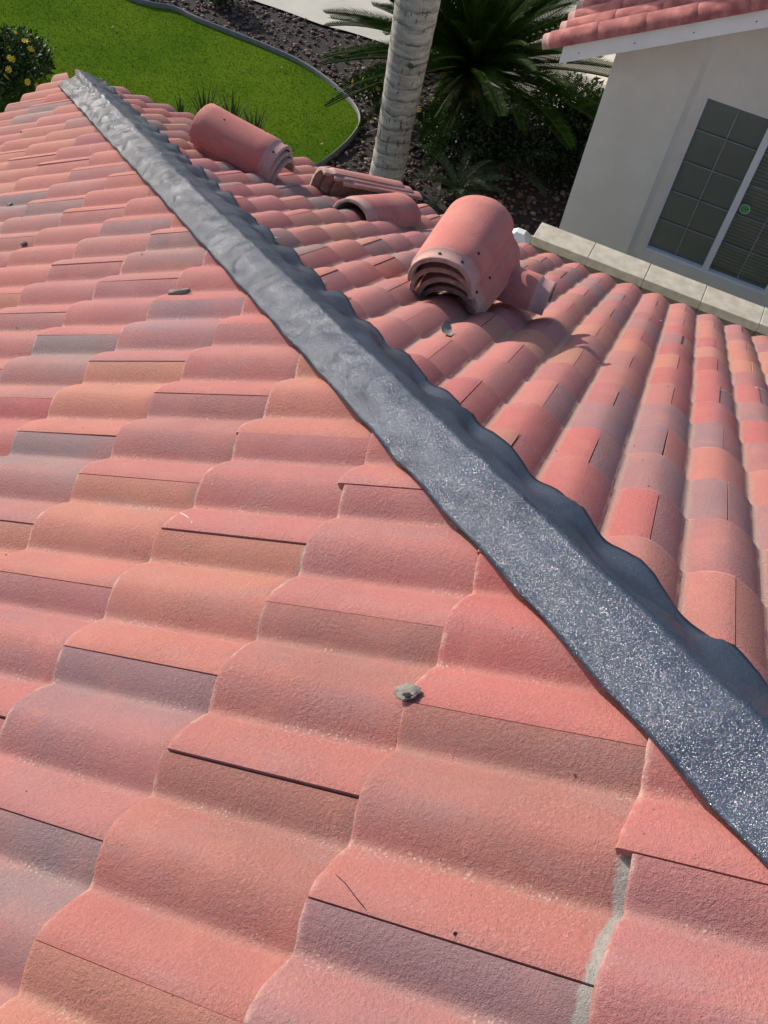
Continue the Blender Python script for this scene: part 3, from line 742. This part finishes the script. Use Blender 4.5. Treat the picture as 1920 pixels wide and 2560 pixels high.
fme = mesh('hip_flashing', [(p.x, p.y, p.z-GZ) for p in vs], fs, M_flash, True)
bm = bmesh.new(); bm.from_mesh(fme); bmesh.ops.recalc_face_normals(bm, faces=bm.faces); bm.to_mesh(fme); bm.free()
flash = link('hip_flashing', fme, tiled); flash['label'] = 'glittering grey sheet flashing draped over the hip'

# ------------------------------------------------------------------ loose ridge tiles
def barrel_mesh(A, RZ, Ln, seed, th=.017):
    rr = random.Random(seed); na, nl = 26, 12; V = []; F = []; MI = []
    so = Vector((seed*2.3, 0, 0))
    ys = [0, .002, .006, .02, .044, .049, .056, .1, .17, .24, .31, .37, Ln-.006, Ln-.001]
    def ring(y, dr, chip):
        out = []
        for k in range(na+1):
            a = math.pi*k/na; w = .0016*mnoise.noise(Vector((a*2, y*6, 0))+so)
            tp = 1+.05*(y/Ln-.5)
            out.append(((A*tp+dr+w)*-math.cos(a), y+chip*mnoise.noise(Vector((a*7, seed, y*3))), (RZ*tp+dr+w)*max(0.0, math.sin(a))**.93))
        return out
    outer = []
    for i, y in enumerate(ys):
        dr = -.0075 if y < .046 else (-.003 if y < .05 else 0)
        if i == 0: dr -= .003
        if i >= len(ys)-1: dr -= .003
        outer.append(ring(y, dr, .002 if i < 3 or i > len(ys)-3 else 0))
    inner = [[(x*(1-th/A), y, z*(1-th/RZ)) for (x, y, z) in r] for r in (ring(.001, -.008, .002), ring(.05, -.006, 0), ring(Ln-.002, -.001, .002))]
    K = na+1
    for r in outer+inner: V += r
    no = len(outer)
    for i in range(no-1):
        for k in range(na): F.append((i*K+k, i*K+k+1, (i+1)*K+k+1, (i+1)*K+k)); MI.append(0)
    for i in range(2):
        for k in range(na): q = ((no+i)*K+k, (no+i)*K+k+1, (no+i+1)*K+k+1, (no+i+1)*K+k); F.append(q[::-1]); MI.append(1)
    for k in range(na):
        F.append((no*K+k, no*K+k+1, k+1, k)); MI.append(1)
        F.append(((no-1)*K+k, (no-1)*K+k+1, (no+2)*K+k+1, (no+2)*K+k)); MI.append(1)
    for k in (0, na):      # long cut edges
        o_ = [i*K+k for i in range(no)]; q = o_+[(no+2)*K+k, (no+1)*K+k, no*K+k]
        F.append(tuple(q if k else q[::-1])); MI.append(1)
    me = mesh('ridge_tile', V, F, [M_ridge, M_ridge_in], True, MI)
    bm = bmesh.new(); bm.from_mesh(me); bmesh.ops.recalc_face_normals(bm, faces=bm.faces)
    for e in bm.edges:
        if len(e.link_faces) == 2 and e.calc_face_angle(0) > 1.0: e.smooth = False
    bm.to_mesh(me); bm.free(); return me
BM = [barrel_mesh(.12, .105, .42, 3+i) for i in range(5)]
def holes(o, spots, A=.12, RZ=.105):
    for a, y in spots:
        a = R(a); c = Vector((-A*math.cos(a), y, RZ*max(0.0, math.sin(a))**.93)); nn = Vector((-math.cos(a)/A, 0, math.sin(a)/RZ)).normalized()
        c -= nn*(.0075 if y < .05 else 0)
        m = MB(); m.tube([c-nn*.004, c+nn*.0012], [.006, .0052], 8); m.build('nail_hole', M_hole, o)
RCOL = [(.50, .155, .135), (.52, .165, .14), (.47, .15, .132), (.49, .17, .14), (.44, .145, .125)]
def ridge(side, s, d, h, ax, up, label, group, seed, hl=((90, .024), (125, .024), (140, .1)), col=None):
    b_ = (sR, dR, nR) if side == 'R' else (sL, dL, nL)
    P = b_[0]*s+b_[1]*d+b_[2]*h
    Y = (b_[0]*ax[0]+b_[1]*ax[1]+b_[2]*ax[2]).normalized(); Z = b_[0]*up[0]+b_[1]*up[1]+b_[2]*up[2]; Z = (Z-Y*Z.dot(Y)).normalized()
    o = link('ridge_tile', BM[seed % 5]); o.matrix_world = frame(Y.cross(Z), Y, Z, P)
    o.color = (*(col or RCOL[seed % 5]), 1)
    tag(o, label, 'roof tile', group); holes(o, hl); return o
# the big pile (four nested barrels resting across a fifth)
A1 = (1.438, .717, .054, (-.034, -.903, .429), (-.245, .424, .872)); A4 = (1.464, .576, -.049, (.027, -.935, .353), (-.242, .337, .910))
names = ['topmost barrel ridge tile of the big pile, its pale collar facing the camera', 'second barrel ridge tile from the top of the big pile', 'third barrel ridge tile from the top of the big pile', 'lowest nested barrel ridge tile of the big pile, its foot on the roof tiles']
for i in range(4):
    f = i/3; g = lambda a, b: a+(b-a)*f
    ax = tuple(g(a, b) for a, b in zip(A1[3], A4[3])); up = tuple(g(a, b) for a, b in zip(A1[4], A4[4]))
    jx = (0, -.006, .008, 0)[i]; jd = (0, -.012, .008, 0)[i]
    ridge('R', g(A1[0], A4[0])+jx, g(A1[1], A4[1])+jd, g(A1[2], A4[2])-(.0, .004, -.002, 0)[i], ax, up, names[i], 'loose ridge tiles waiting on the right slope', i, ((88, .024), (128, .024), (143, .11)) if i == 0 else ((150, .024), (152, .13)))
ridge('R', 1.735, .22, .034, (-1, .04, -.02), (0, .12, 1), 'ridge tile lying crosswise under the rear of the big pile, open end to the right', 'loose ridge tiles waiting on the right slope', 4, ())
# single barrel
ridge('R', .690, -.575, -.045, (.264, -.957, .123), (.003, .128, .992), 'single arched ridge tile lying alone, open mouth to the left, between the piles', 'loose ridge tiles waiting on the right slope', 2, (), (.45, .145, .125))
# left pile
Cx, Cu = Vector((-.994, .018, .107)), Vector((.105, .393, .913))
C0 = Vector((.269, -.659, .055))
nm = ['topmost barrel ridge tile of the left pile near the lawn, pale collar with nail holes', 'middle ridge tile nested in the left pile by the lawn', 'bottom ridge tile nested in the left pile by the lawn']
for i in range(3):
    o_ = C0-Cu*(.027*i)-Cx*(.014*i)+Vector((0, (0, .004, -.004)[i], 0))
    ridge('R', *o_, tuple(Cx), tuple(Cu), nm[i], 'loose ridge tiles waiting on the right slope', i+1, ((62, .024), (115, .024), (120, .13), (75, .3)) if i == 0 else ())
# flat pile at the eave, tipped over so the long cut edges show
Dx = Vector((.736, -.673, .07)).normalized(); Du = Matrix.Rotation(R(28), 3, Dx) @ Vector((-.387, -.334, .86))
D0_ = Vector((.447, -.838, -.010))
nm = ['topmost ridge tile of the flat pile at the eave in front of the palm trunk', 'second ridge tile of the flat pile at the eave, grey cut edge showing', 'bottom ridge tile of the flat pile at the eave, mostly hidden']
for i in range(3):
    o_ = D0_+Vector((-.012, .004, .012))-Du*(.024*i)+Dx*(.045*i-.03)
    ridge('R', *o_, tuple(Dx), tuple(Du), nm[i], 'loose ridge tiles waiting on the right slope', i+2, (), (.46, .22, .19))

# ------------------------------------------------------------------ small things on the roof
def lump(name, P, size, mat, M3, seed, label, cat, group=None, flat=.5):
    bm = bmesh.new(); bmesh.ops.create_icosphere(bm, subdivisions=3, radius=1)
    for v in bm.verts:
        f = 1+.45*mnoise.noise(v.co*1.7+Vector((seed*3.1, 0, 0)))+.2*mnoise.noise(v.co*4+Vector((0, seed*1.7, 0)))
        v.co = Vector((v.co.x*size[0]*f, v.co.y*size[1]*f, v.co.z*size[2]*f))
    me = bpy.data.meshes.new(name); bm.to_mesh(me); bm.free(); me.materials.append(mat)
    me.polygons.foreach_set('use_smooth', [True]*len(me.polygons))
    o = link(name, me); o.matrix_world = Matrix.Translation(P) @ M3.to_4x4(); return tag(o, label, cat, group)
def onroof(side, d, s, dz=0):
    b_ = (sR, dR, nR) if side == 'R' else (sL, dL, nL); P = b_[0]*s+b_[1]*d; return P+b_[2]*(surf(side, P)+dz)
FL3, FR3 = FL.to_3x3(), FR.to_3x3()
RZ3 = lambda a: Matrix.Rotation(R(a), 3, 'Z')
for i, (d, s, sz, a, lb) in enumerate([(.97, 1.19, (.010, .042, .008), 0, 'long grey mortar crumb lying on the left slope near the flashing'),
                                       (.56, 1.31, (.011, .024, .008), 10, 'short grey mortar crumb farther left on the left slope'),
                                       (-.18, .67, (.010, .014, .007), 0, 'small grey mortar crumb near the left edge of the picture'),
                                       (-.62, .28, (.010, .018, .006), 0, 'tiny mortar crumb high on the far left slope')]):
    lump('mortar_crumb', onroof('L', d, s, .006), sz, M_mortar, FL3 @ RZ3(a), i+1, lb, 'mortar', 'mortar crumbs on the left slope')
lump('mortar_plug', onroof('L', 2.265, 2.425, .003), (.013, .018, .0028), M_mortar, FL3, 9, 'broken grey mortar patch at a chipped tile corner in the foreground', 'mortar')
hole_ = lump('chip_hole', onroof('L', 2.268, 2.432, .0045), (.0055, .008, .0022), M_hole, FL3, 12, None, None)
plug_ = bpy.data.objects['mortar_plug']; mw_ = hole_.matrix_world.copy(); hole_.parent = plug_; hole_.matrix_local = plug_.matrix_world.inverted() @ mw_
# hairline cracks: thin dark slits sunk in the tile faces
def crack(pts, wd=.0009):
    m = MB(); P3 = []
    for k in range(len(pts)-1):
        for t in (0, .34, .67): P3.append((pts[k][0]*(1-t)+pts[k+1][0]*t+.0012*mnoise.noise(Vector((k*3.3, t*9, pts[0][0]))), pts[k][1]*(1-t)+pts[k+1][1]*t))
    P3.append(pts[-1])
    inv = FL.inverted(); v = [inv @ onroof('L', d, s_, .0004) for d, s_ in P3]
    m.tube(v, [wd*.4]+[wd]*(len(v)-2)+[wd*.5], 5); m.build('crack', M_hole, slopeL)
crack([(1.949, 2.545), (1.967, 2.56), (1.981, 2.571), (1.991, 2.583)]); crack([(2.286, 2.701), (2.304, 2.709), (2.327, 2.722), (2.346, 2.733)], .0007)
# grit: sand and crumbs too small to pick apart
gb = MB(); rg = random.Random(77)
for k in range(420):
    if k < 300: sd_, d, s_ = 'L', rg.uniform(-1.6, 2.9), rg.uniform(.1, 3.6)
    else: sd_, d, s_ = 'R', rg.uniform(-1.7, 2.4), rg.uniform(.3, 3.0)
    if s_ < d*math.cos(PL if sd_ == 'L' else PR)+.22: continue
    r_ = rg.choice((.0006, .0008, .001, .0011, .0012, .0014)); c0 = onroof(sd_, d, s_, r_*.3); b_ = Matrix.Rotation(rg.uniform(0, 3), 3, (rg.random(), rg.random(), .2))
    gb.box(c0, (r_*2*rg.uniform(.7, 1.8), r_*2, r_*1.3), rg.choice((0, 0, 1)), b_)
tag(gb.build('grit', [M_leafdry, M_stem]), 'scattered grit and crumbs lying on the roof tiles', 'grit', kind='stuff')
# curled dry leaf by the big pile
def leaf_strip(name, P, L, W, M3, curl, mat, label, cat, group=None):
    V = []; F = []; n_ = 8
    for i in range(n_+1):
        t = i/n_; wd = W*math.sin(math.pi*(.08+.9*t))**.8
        x = L*(t-.5); z = curl*(2*t-1)**2
        for k in (-1, -.4, .4, 1): V.append((x, k*wd/2, z+.3*abs(k)*curl+.001*((i*7+int(k*5)) % 3)))
    for i in range(n_):
        for k in range(3): F.append((i*4+k, i*4+k+1, (i+1)*4+k+1, (i+1)*4+k))
    V2 = V+[(x, y, z-.0012) for x, y, z in V]; o_ = len(V); F2 = F+[tuple(i+o_ for i in q[::-1]) for q in F]
    bd = [i*4 for i in range(n_+1)]+[n_*4+1, n_*4+2]+[i*4+3 for i in range(n_, -1, -1)]+[2, 1]
    F2 += [(bd[i], bd[i]+o_, bd[(i+1) % len(bd)]+o_, bd[(i+1) % len(bd)]) for i in range(len(bd))]
    me = mesh(name, V2, F2, mat, True); o = link(name, me); o.matrix_world = Matrix.Translation(P) @ M3.to_4x4()
    return tag(o, label, cat, group)
leaf_strip('dry_leaf', onroof('R', 1.07, 1.575, .008), .07, .035, FR3 @ RZ3(115) @ Matrix.Rotation(.35, 3, 'Y'), .012, M_leafdry, 'curled grey dry leaf on the right slope below the big pile', 'leaf')
fe = empty('feather', mat=Matrix.Translation(onroof('R', -1.0, 2.11, .005)) @ (FR3 @ RZ3(60)).to_4x4()); tag(fe, 'small white tuft of down stuck on a barrel of the right slope', 'feather')
rr = random.Random(4)
for i in range(9):
    a = rr.uniform(0, 6.28); L = rr.uniform(.02, .038); m = MB(); p0 = Vector((rr.uniform(-.006, .006), rr.uniform(-.006, .006), .002)); dv = Vector((math.cos(a), math.sin(a), .12)); sd_ = Vector((-math.sin(a), math.cos(a), 0))*.006
    q = [p0-sd_*.4, p0+dv*L*.6-sd_, p0+dv*L, p0+dv*L*.6+sd_, p0+sd_*.4]; m.add(q+[x-Vector((0, 0, .0015)) for x in q], [(0, 1, 2, 3, 4), (9, 8, 7, 6, 5)]+[(k, k+5, (k+1) % 5+5, (k+1) % 5) for k in range(5)]); m.build('barb', M_feather, fe)
wires = [(.54, 1.96, 'pale tie wire end beside a slit, in the shadow edge right of the big pile'), (.30, 2.41, 'pale tie wire end on the far barrel near the right picture edge'), (1.18, 2.27, 'brownish tie wire end crossing a slit, nearest the camera'),
         (.87, 2.42, 'white tie wire end on the mauve tile at the right'), (-.03, 2.56, 'pale tie wire end farthest up the right picture edge')]
for i, (d, s, lb) in enumerate(wires):
    m = MB(); rr = random.Random(i+3); pts = [Vector((-.030+.0075*k, rr.uniform(-.003, .003), .003+.003*rr.random())) for k in range(8)]
    pts = [p+Vector((0, 0, -abs(p.x)*.25)) for p in pts]
    m.tube(pts, [.0032, .0016, .0014, .0022, .0014, .0014, .0018, .0034], 6)
    o = m.build('tie_wire', M_wire, smooth=True); o.matrix_world = Matrix.Translation(onroof('R', d, s, .002)) @ (FR3 @ RZ3(rr.uniform(-15, 15))).to_4x4(); tag(o, lb, 'wire', 'tie wire ends on the right slope')
m = MB(); pts = [FL.inverted() @ onroof('L', d, s_, .002) for d, s_ in ((1.600, 2.083), (1.622, 2.093), (1.640, 2.103), (1.655, 2.115), (1.668, 2.126))]
m.tube([FL @ p for p in pts], [.0012, .0019, .0011, .0016, .0011], 6); tag(m.build('tie_wire', M_wire, smooth=True), 'thin white tie wire end on the left slope, poking from a slit', 'wire')
# pale mortar smears squeezed out below the flashing on the right slope
for i, (t_, off, sz, lb) in enumerate([(2.72, .150, (.06, .018, .010), 'beige mortar smear under the flashing edge at the lower right'), (1.52, .150, (.022, .014, .010), 'beige mortar bit under the flashing edge beside the middle of the hip'), (1.08, .150, (.026, .016, .012), 'beige mortar bit under the flashing edge farther up the hip')]):
    P = Vector((off, -t_, 0)); P.z = (-P.x-P.y)*Q*math.tan(PR); P += nR*(surf('R', P)+.004)
    lump('mortar_smear', P, sz, plain('beige_mortar', (.45, .39, .31), .95, .2, 60, .7, 120) if i == 0 else bpy.data.materials['beige_mortar'], FR3 @ RZ3(45), 20+i, lb, 'mortar', 'mortar bits under the flashing edge')

# ------------------------------------------------------------------ garden plants
def frond_mesh(name, L, nl, lw, ll, droop, rise, mats, seed, vee=.5, tip=.35):
    rr = random.Random(seed); m = MB(); pts = []
    p = Vector((0, 0, 0)); ang = rise
    for i in range(nl+1):
        pts.append(p.copy()); ang -= droop/nl*(0.5+1.2*i/nl); p = p+Vector((math.cos(ang), 0, math.sin(ang)))*(L/nl)
    m.tube(pts[::max(1, nl//12)]+[pts[-1]], [.010*(1-.8*i/len(pts[::max(1, nl//12)])) for i in range(len(pts[::max(1, nl//12)])+1)], 5, 1)
    for i in range(2, nl+1):
        t = i/nl; l = ll*(math.sin(math.pi*min(1, .12+.80*t))**.7)*rr.uniform(.9, 1.08)
        tan = (pts[i]-pts[i-1]).normalized(); nrm = Vector((-tan.z, 0, tan.x))
        for sgn in (-1, 1):
            dv = (Vector((0, sgn, 0))*(1-tip*t)+tan*(.45+.5*t)+nrm*vee).normalized()
            b0 = pts[i]; e = b0+dv*l+Vector((0, 0, -.10*l)); mid = b0+dv*l*.5+nrm*.01; wv = tan*lw*.5
            m.add([b0-wv, b0+wv, mid+wv*1.1, e, mid-wv*1.1], [(0, 1, 2, 4), (4, 2, 3)] if sgn > 0 else [(1, 0, 4, 2), (2, 4, 3)], 0)
    return m.mesh(name, mats)
def fern(name, P, label, cat, nf, L, trunk_h, mats, seed, rises=(1.3, -.1), hi=None, group=None, nl=38, lw=.011, ll=.17, dead=0, droop=(.5, .95)):
    rr = random.Random(seed); root = empty(name, P); tag(root, label, cat, group)
    if trunk_h > .05:
        m = MB(); m.tube([(0, 0, 0), (.01, 0, trunk_h*.5), (0, .01, trunk_h)], [.17, .16, .12], 12)
        for k in range(60):
            a = rr.uniform(0, 6.28); z = rr.uniform(.03, trunk_h); r = .165
            m.box((r*math.cos(a), r*math.sin(a), z), (.05, .05, .035), 0, Matrix.Rotation(a, 3, 'Z') @ Matrix.Rotation(-.6, 3, 'Y'))
        m.build('trunk', M_wood, root)
    var = [frond_mesh('frond', L*rr.uniform(.92, 1.08), nl, lw, ll, rr.uniform(*droop), 0, mats, seed*7+i) for i in range(4)]
    for i in range(nf):
        t = (i+.5)/nf; rise = rises[0]+(rises[1]-rises[0])*t**.8; az = i*2.39996+rr.uniform(-.15, .15)
        sc = rr.uniform(.85, 1.08)*(.75+.35*min(1, t*2))
        o = link('frond', var[i % 4], root, Matrix.Translation((0, 0, trunk_h)) @ Matrix.Rotation(az, 4, 'Z') @ Matrix.Rotation(-rise, 4, 'Y') @ Matrix.Rotation(rr.uniform(-.25, .25), 4, 'X') @ Matrix.Translation((.05, 0, 0)) @ Matrix.Scale(sc, 4))
    for i in range(dead):
        fm = frond_mesh('dead_frond', L*.7, nl//2, lw*1.2, ll*.7, 1.2, 0, [M_dead, M_dead], seed*5+i); az = rr.uniform(2.6, 5.2)
        link('dead_frond', fm, root, Matrix.Translation((0, 0, trunk_h*.9)) @ Matrix.Rotation(az, 4, 'Z') @ Matrix.Rotation(.5, 4, 'Y'))
    return root
fern('sago_palm', (4.50, 5.42, GZ), 'large dark sago palm with a wide rosette of stiff feather fronds behind the palm trunk', 'sago palm', 104, 1.5, .74, [M_cycad, M_cycad], 3, (1.42, .0), nl=76, lw=.0138, ll=.205, dead=3, droop=(.25, .62))
fern('sago_pup', (3.98, 4.30, GZ), 'small sago pup with short pale tipped fronds, just right of the palm trunk foot', 'sago palm', 14, .55, .06, [M_pup, M_pup], 5, (1.2, .1), nl=26, lw=.010, ll=.10, group='sago pups below the large sago palm')
fern('sago_pup', (4.62, 4.72, GZ), 'sago pup with arching fronds in the shade, below the large rosette', 'sago palm', 12, .62, .10, [M_pup, M_pup], 8, (1.1, .0), nl=26, lw=.010, ll=.11, group='sago pups below the large sago palm')

# tall palm: grey ringed trunk, crown above the picture
palm = empty('palm_tree', (3.335, 4.66, GZ)); tag(palm, 'palm tree with a pale grey ringed trunk rising behind the roof eave', 'palm tree')
m = MB(); zs = np.arange(0, 6.61, .035); rad = []; pts = []
for z in zs:
    fr = ((z+.02*math.sin(z*3))/.145) % 1
    rad.append((.168+.014*math.exp(-z*5)+.04*min(1, max(0, (z-.5)/1.4))**1.3+.003*math.sin(z*2.1))*(1+.022*(1-fr)**2)); pts.append((.02*math.sin(z*.9), .012*math.sin(z*.7+1), z))
m.tube(pts, rad, 28); m.build('trunk', M_trunk, palm, True)
m = MB(); m.tube([(0, 0, 6.5), (0, 0, 7.0), (0, 0, 7.5)], [.19, .16, .07], 16); m.build('crown_shaft', M_bush, palm, True)
pv = [frond_mesh('frond', 2.2, 40, .03, .42, 1.3, 0, [M_palmleaf, M_stem], 90+i, .2) for i in range(2)]
for i in range(11):
    link('frond', pv[i % 2], palm, Matrix.Translation((0, 0, 7.35)) @ Matrix.Rotation(i*2.4, 4, 'Z') @ Matrix.Rotation(-(1.1-.08*i), 4, 'Y'))

def leafy(name, P, rx, ry, rz, nleaf, size, mat, label, cat, seed, flowers=0, group=None, stems=9, fl_r=.022, bias=None):
    rr = np.random.default_rng(seed); root = empty(name, P); tag(root, label, cat, group)
    lob = [(rr.uniform(-.55, .55)*rx, rr.uniform(-.55, .55)*ry, rz*rr.uniform(.45, 1.1), rr.uniform(.35, .6)) for _ in range(14)]
    V = []; flp = []
    for i in range(nleaf):
        lx, ly, lz, lr = lob[i % len(lob)]
        d = rr.normal(size=3); d /= np.linalg.norm(d); r = rr.uniform(.35, 1)**.5
        p = np.array([lx, ly, lz])+d*np.array([rx, ry, rz])*lr*r
        if p[2] < .02: p[2] = rr.uniform(.02, .2)
        a = rr.normal(size=3)*.8+d; a /= np.linalg.norm(a); b = np.cross(a, rr.normal(size=3)); b /= np.linalg.norm(b)
        s = size*rr.uniform(.6, 1.3)
        V.append([p-b*s*.28, p+b*s*.28, p+a*s]); V.append([p-b*s*.28+a*s*.05, p+a*s, p+a*s*.45+np.cross(a, b)*s*.3])
        if flowers and r > .8 and d[2] > -.2 and len(flp) < flowers*6: flp.append((p, d))
    link('foliage', tri_mesh('foliage', np.array(V), mat), root)
    m = MB()
    for i in range(stems):
        lx, ly, lz, lr = lob[i % len(lob)]; m.tube([(rr.uniform(-.05, .05), rr.uniform(-.05, .05), 0), (lx*.4, ly*.4, lz*.5), (lx, ly, lz)], [.016, .011, .005], 6)
    m.build('stem', M_stem, root)
    if flowers:
        m = MB()
        for k in range(8):
            a = 2*math.pi*k/8; q = Vector((math.cos(a), math.sin(a), .25)); t_ = Vector((-math.sin(a), math.cos(a), 0))
            m.add([q*.2*fl_r, q*fl_r*.75-t_*fl_r*.3, q*fl_r*1.15, q*fl_r*.75+t_*fl_r*.3], [(0, 1, 2, 3)])
        m.tube([(0, 0, -.002), (0, 0, fl_r*.35)], [fl_r*.3, fl_r*.2], 7)
        fm = m.mesh('flower', M_yellow)
        idx = rr.permutation(len(flp))[:flowers]
        for k in idx:
            p, d = flp[k]; q = Vector(d).to_track_quat('Z', 'Y').to_matrix().to_4x4()
            link('flower', fm, root, Matrix.Translation(Vector(p)+Vector(d)*.03) @ q)
    return root
leafy('flowering_bush', (-.16, 6.75, GZ), .58, .75, .34, 4600, .055, M_bush, 'leafy bush with yellow daisy flowers at the top left of the picture', 'bush', 2, 64, fl_r=.034)
leafy('flowering_bush', (3.72, 5.95, GZ), .26, .30, .36, 1000, .045, M_bush, 'small yellow flowering plant left of the palm trunk on the gravel', 'bush', 3, 22, fl_r=.024)
leafy('flowering_bush', (3.98, 5.28, GZ), .16, .18, .34, 500, .045, M_shrub, 'small yellow flowering plant tucked right of the palm trunk', 'bush', 4, 9, fl_r=.026)
leafy('shrub', (5.85, 4.95, GZ), .70, .60, .42, 5200, .06, M_shrub, 'rounded dark leafy shrub between the sago palm and the stucco corner', 'shrub', 5)
leafy('shrub', (5.15, 4.75, GZ), .70, .65, .34, 4600, .05, M_shrub, 'low dark ground shrub in the shade in front of the stucco corner', 'shrub', 6)
leafy('shrub', (4.45, 4.95, GZ), .75, .55, .42, 5200, .05, M_shrub, 'dark leafy undergrowth round the foot of the large sago palm', 'shrub', 8)
leafy('grass_tuft', (2.65, 8.55, GZ), .16, .16, .22, 500, .09, M_strap, 'small yellowish green tuft on the gravel at the top edge', 'plant', 7, stems=3)

def strap(P, label, seed, nb=26, H=.45):
    rr = random.Random(seed); root = empty('strap_leaf_plant', P); tag(root, label, 'plant', 'strap leaved plants along the eave')
    for i in range(nb):
        a = rr.uniform(0, 6.28); le = rr.uniform(.05, .45); h = H*rr.uniform(.6, 1.1); wv = rr.uniform(.012, .02); m = MB(); v = []
        px = Vector((-math.sin(a), math.cos(a), 0))
        for k in range(5):
            t = k/4; c = Vector((math.cos(a)*(.03+le*h*t*t), math.sin(a)*(.03+le*h*t*t), h*t*(1-.15*t*le))); ww = wv*(1-t**2.2)+.001
            v += [c-px*ww, c+Vector((math.cos(a), math.sin(a), 0))*-.003, c+px*ww]
        f_ = [(k*3+j, k*3+j+1, k*3+j+4, k*3+j+3) for k in range(4) for j in range(2)]
        m.add(v, f_); m.build('leaf', M_strap, root)
for i, (x, y, lb) in enumerate([(1.48, 5.79, 'leftmost strap leaved clump showing over the eave'), (1.71, 5.72, 'tallest strap leaved clump, second from the left over the eave'), (1.96, 5.63, 'third strap leaved clump behind the left pile of ridge tiles'), (2.16, 5.48, 'rightmost strap leaved clump behind the left pile of ridge tiles')]):
    strap((x, y, GZ), lb, i+3, H=(.34, .50, .46, .36)[i])
# dry stick on the gravel
m = MB(); m.tube([(3.60, 5.80, GZ+.03), (3.64, 5.68, GZ+.06), (3.66, 5.52, GZ+.05), (3.65, 5.40, GZ+.03)], [.007, .010, .010, .007], 7)
tag(m.build('dry_stick', M_stick, smooth=True), 'pale dry stick lying on the gravel just left of the palm trunk', 'stick')
rr = random.Random(9)
for i, (x, y, lb) in enumerate([(2.9, 6.95, 'lone yellow leaf on the right part of the lawn'), (1.2, 8.0, 'pale fallen leaf in the middle of the lawn'), (2.85, 5.35, 'pale fallen leaf on the lawn tip near the edging')]):
    leaf_strip('fallen_leaf', Vector((x, y, GZ+.035)), .045, .03, RZ3(rr.uniform(0, 180)), .006, M_dead, lb, 'leaf', 'fallen leaves on the lawn')

# ------------------------------------------------------------------ roof of the neighbour: barrel tile rows down the slope behind the barge board
def nz(u): return -.885+(u-.74)*SL
bars = MB(); A = .085
def barrel_row(D, lift, u0, col):
    Lt = .40; k = 0; u = u0
    while u < RIDGE-.05:
        me = NBM[(k+int(D*10)) % 2]
        o = link('roof_tile', me, nroof)
        ax = Vector((ca, 0, sa)); up = Vector((-sa, 0, ca)); x_ = ax.cross(up)
        o.matrix_local = frame(x_, ax, up, Vector((u-1.08, D-2.8, nz(u)-GZ+lift+.012)))
        o.color = (*col(k), 1); u += .345*ca; k += 1
NBM = [barrel_mesh(.10, .09, .42, 41+i) for i in range(2)]
rr = random.Random(21)
barrel_row(2.565, .000, .60, lambda k: (lambda q_: (q_[0]*.58, q_[1]*.52, q_[2]*.60))(RCOL[rr.randrange(5)]))
for r in range(1, 9): barrel_row(2.56+.215*r, .0, .66, lambda k: (lambda q_: (q_[0]*.58, q_[1]*.52, q_[2]*.60))(RCOL[rr.randrange(5)]))
print('done')
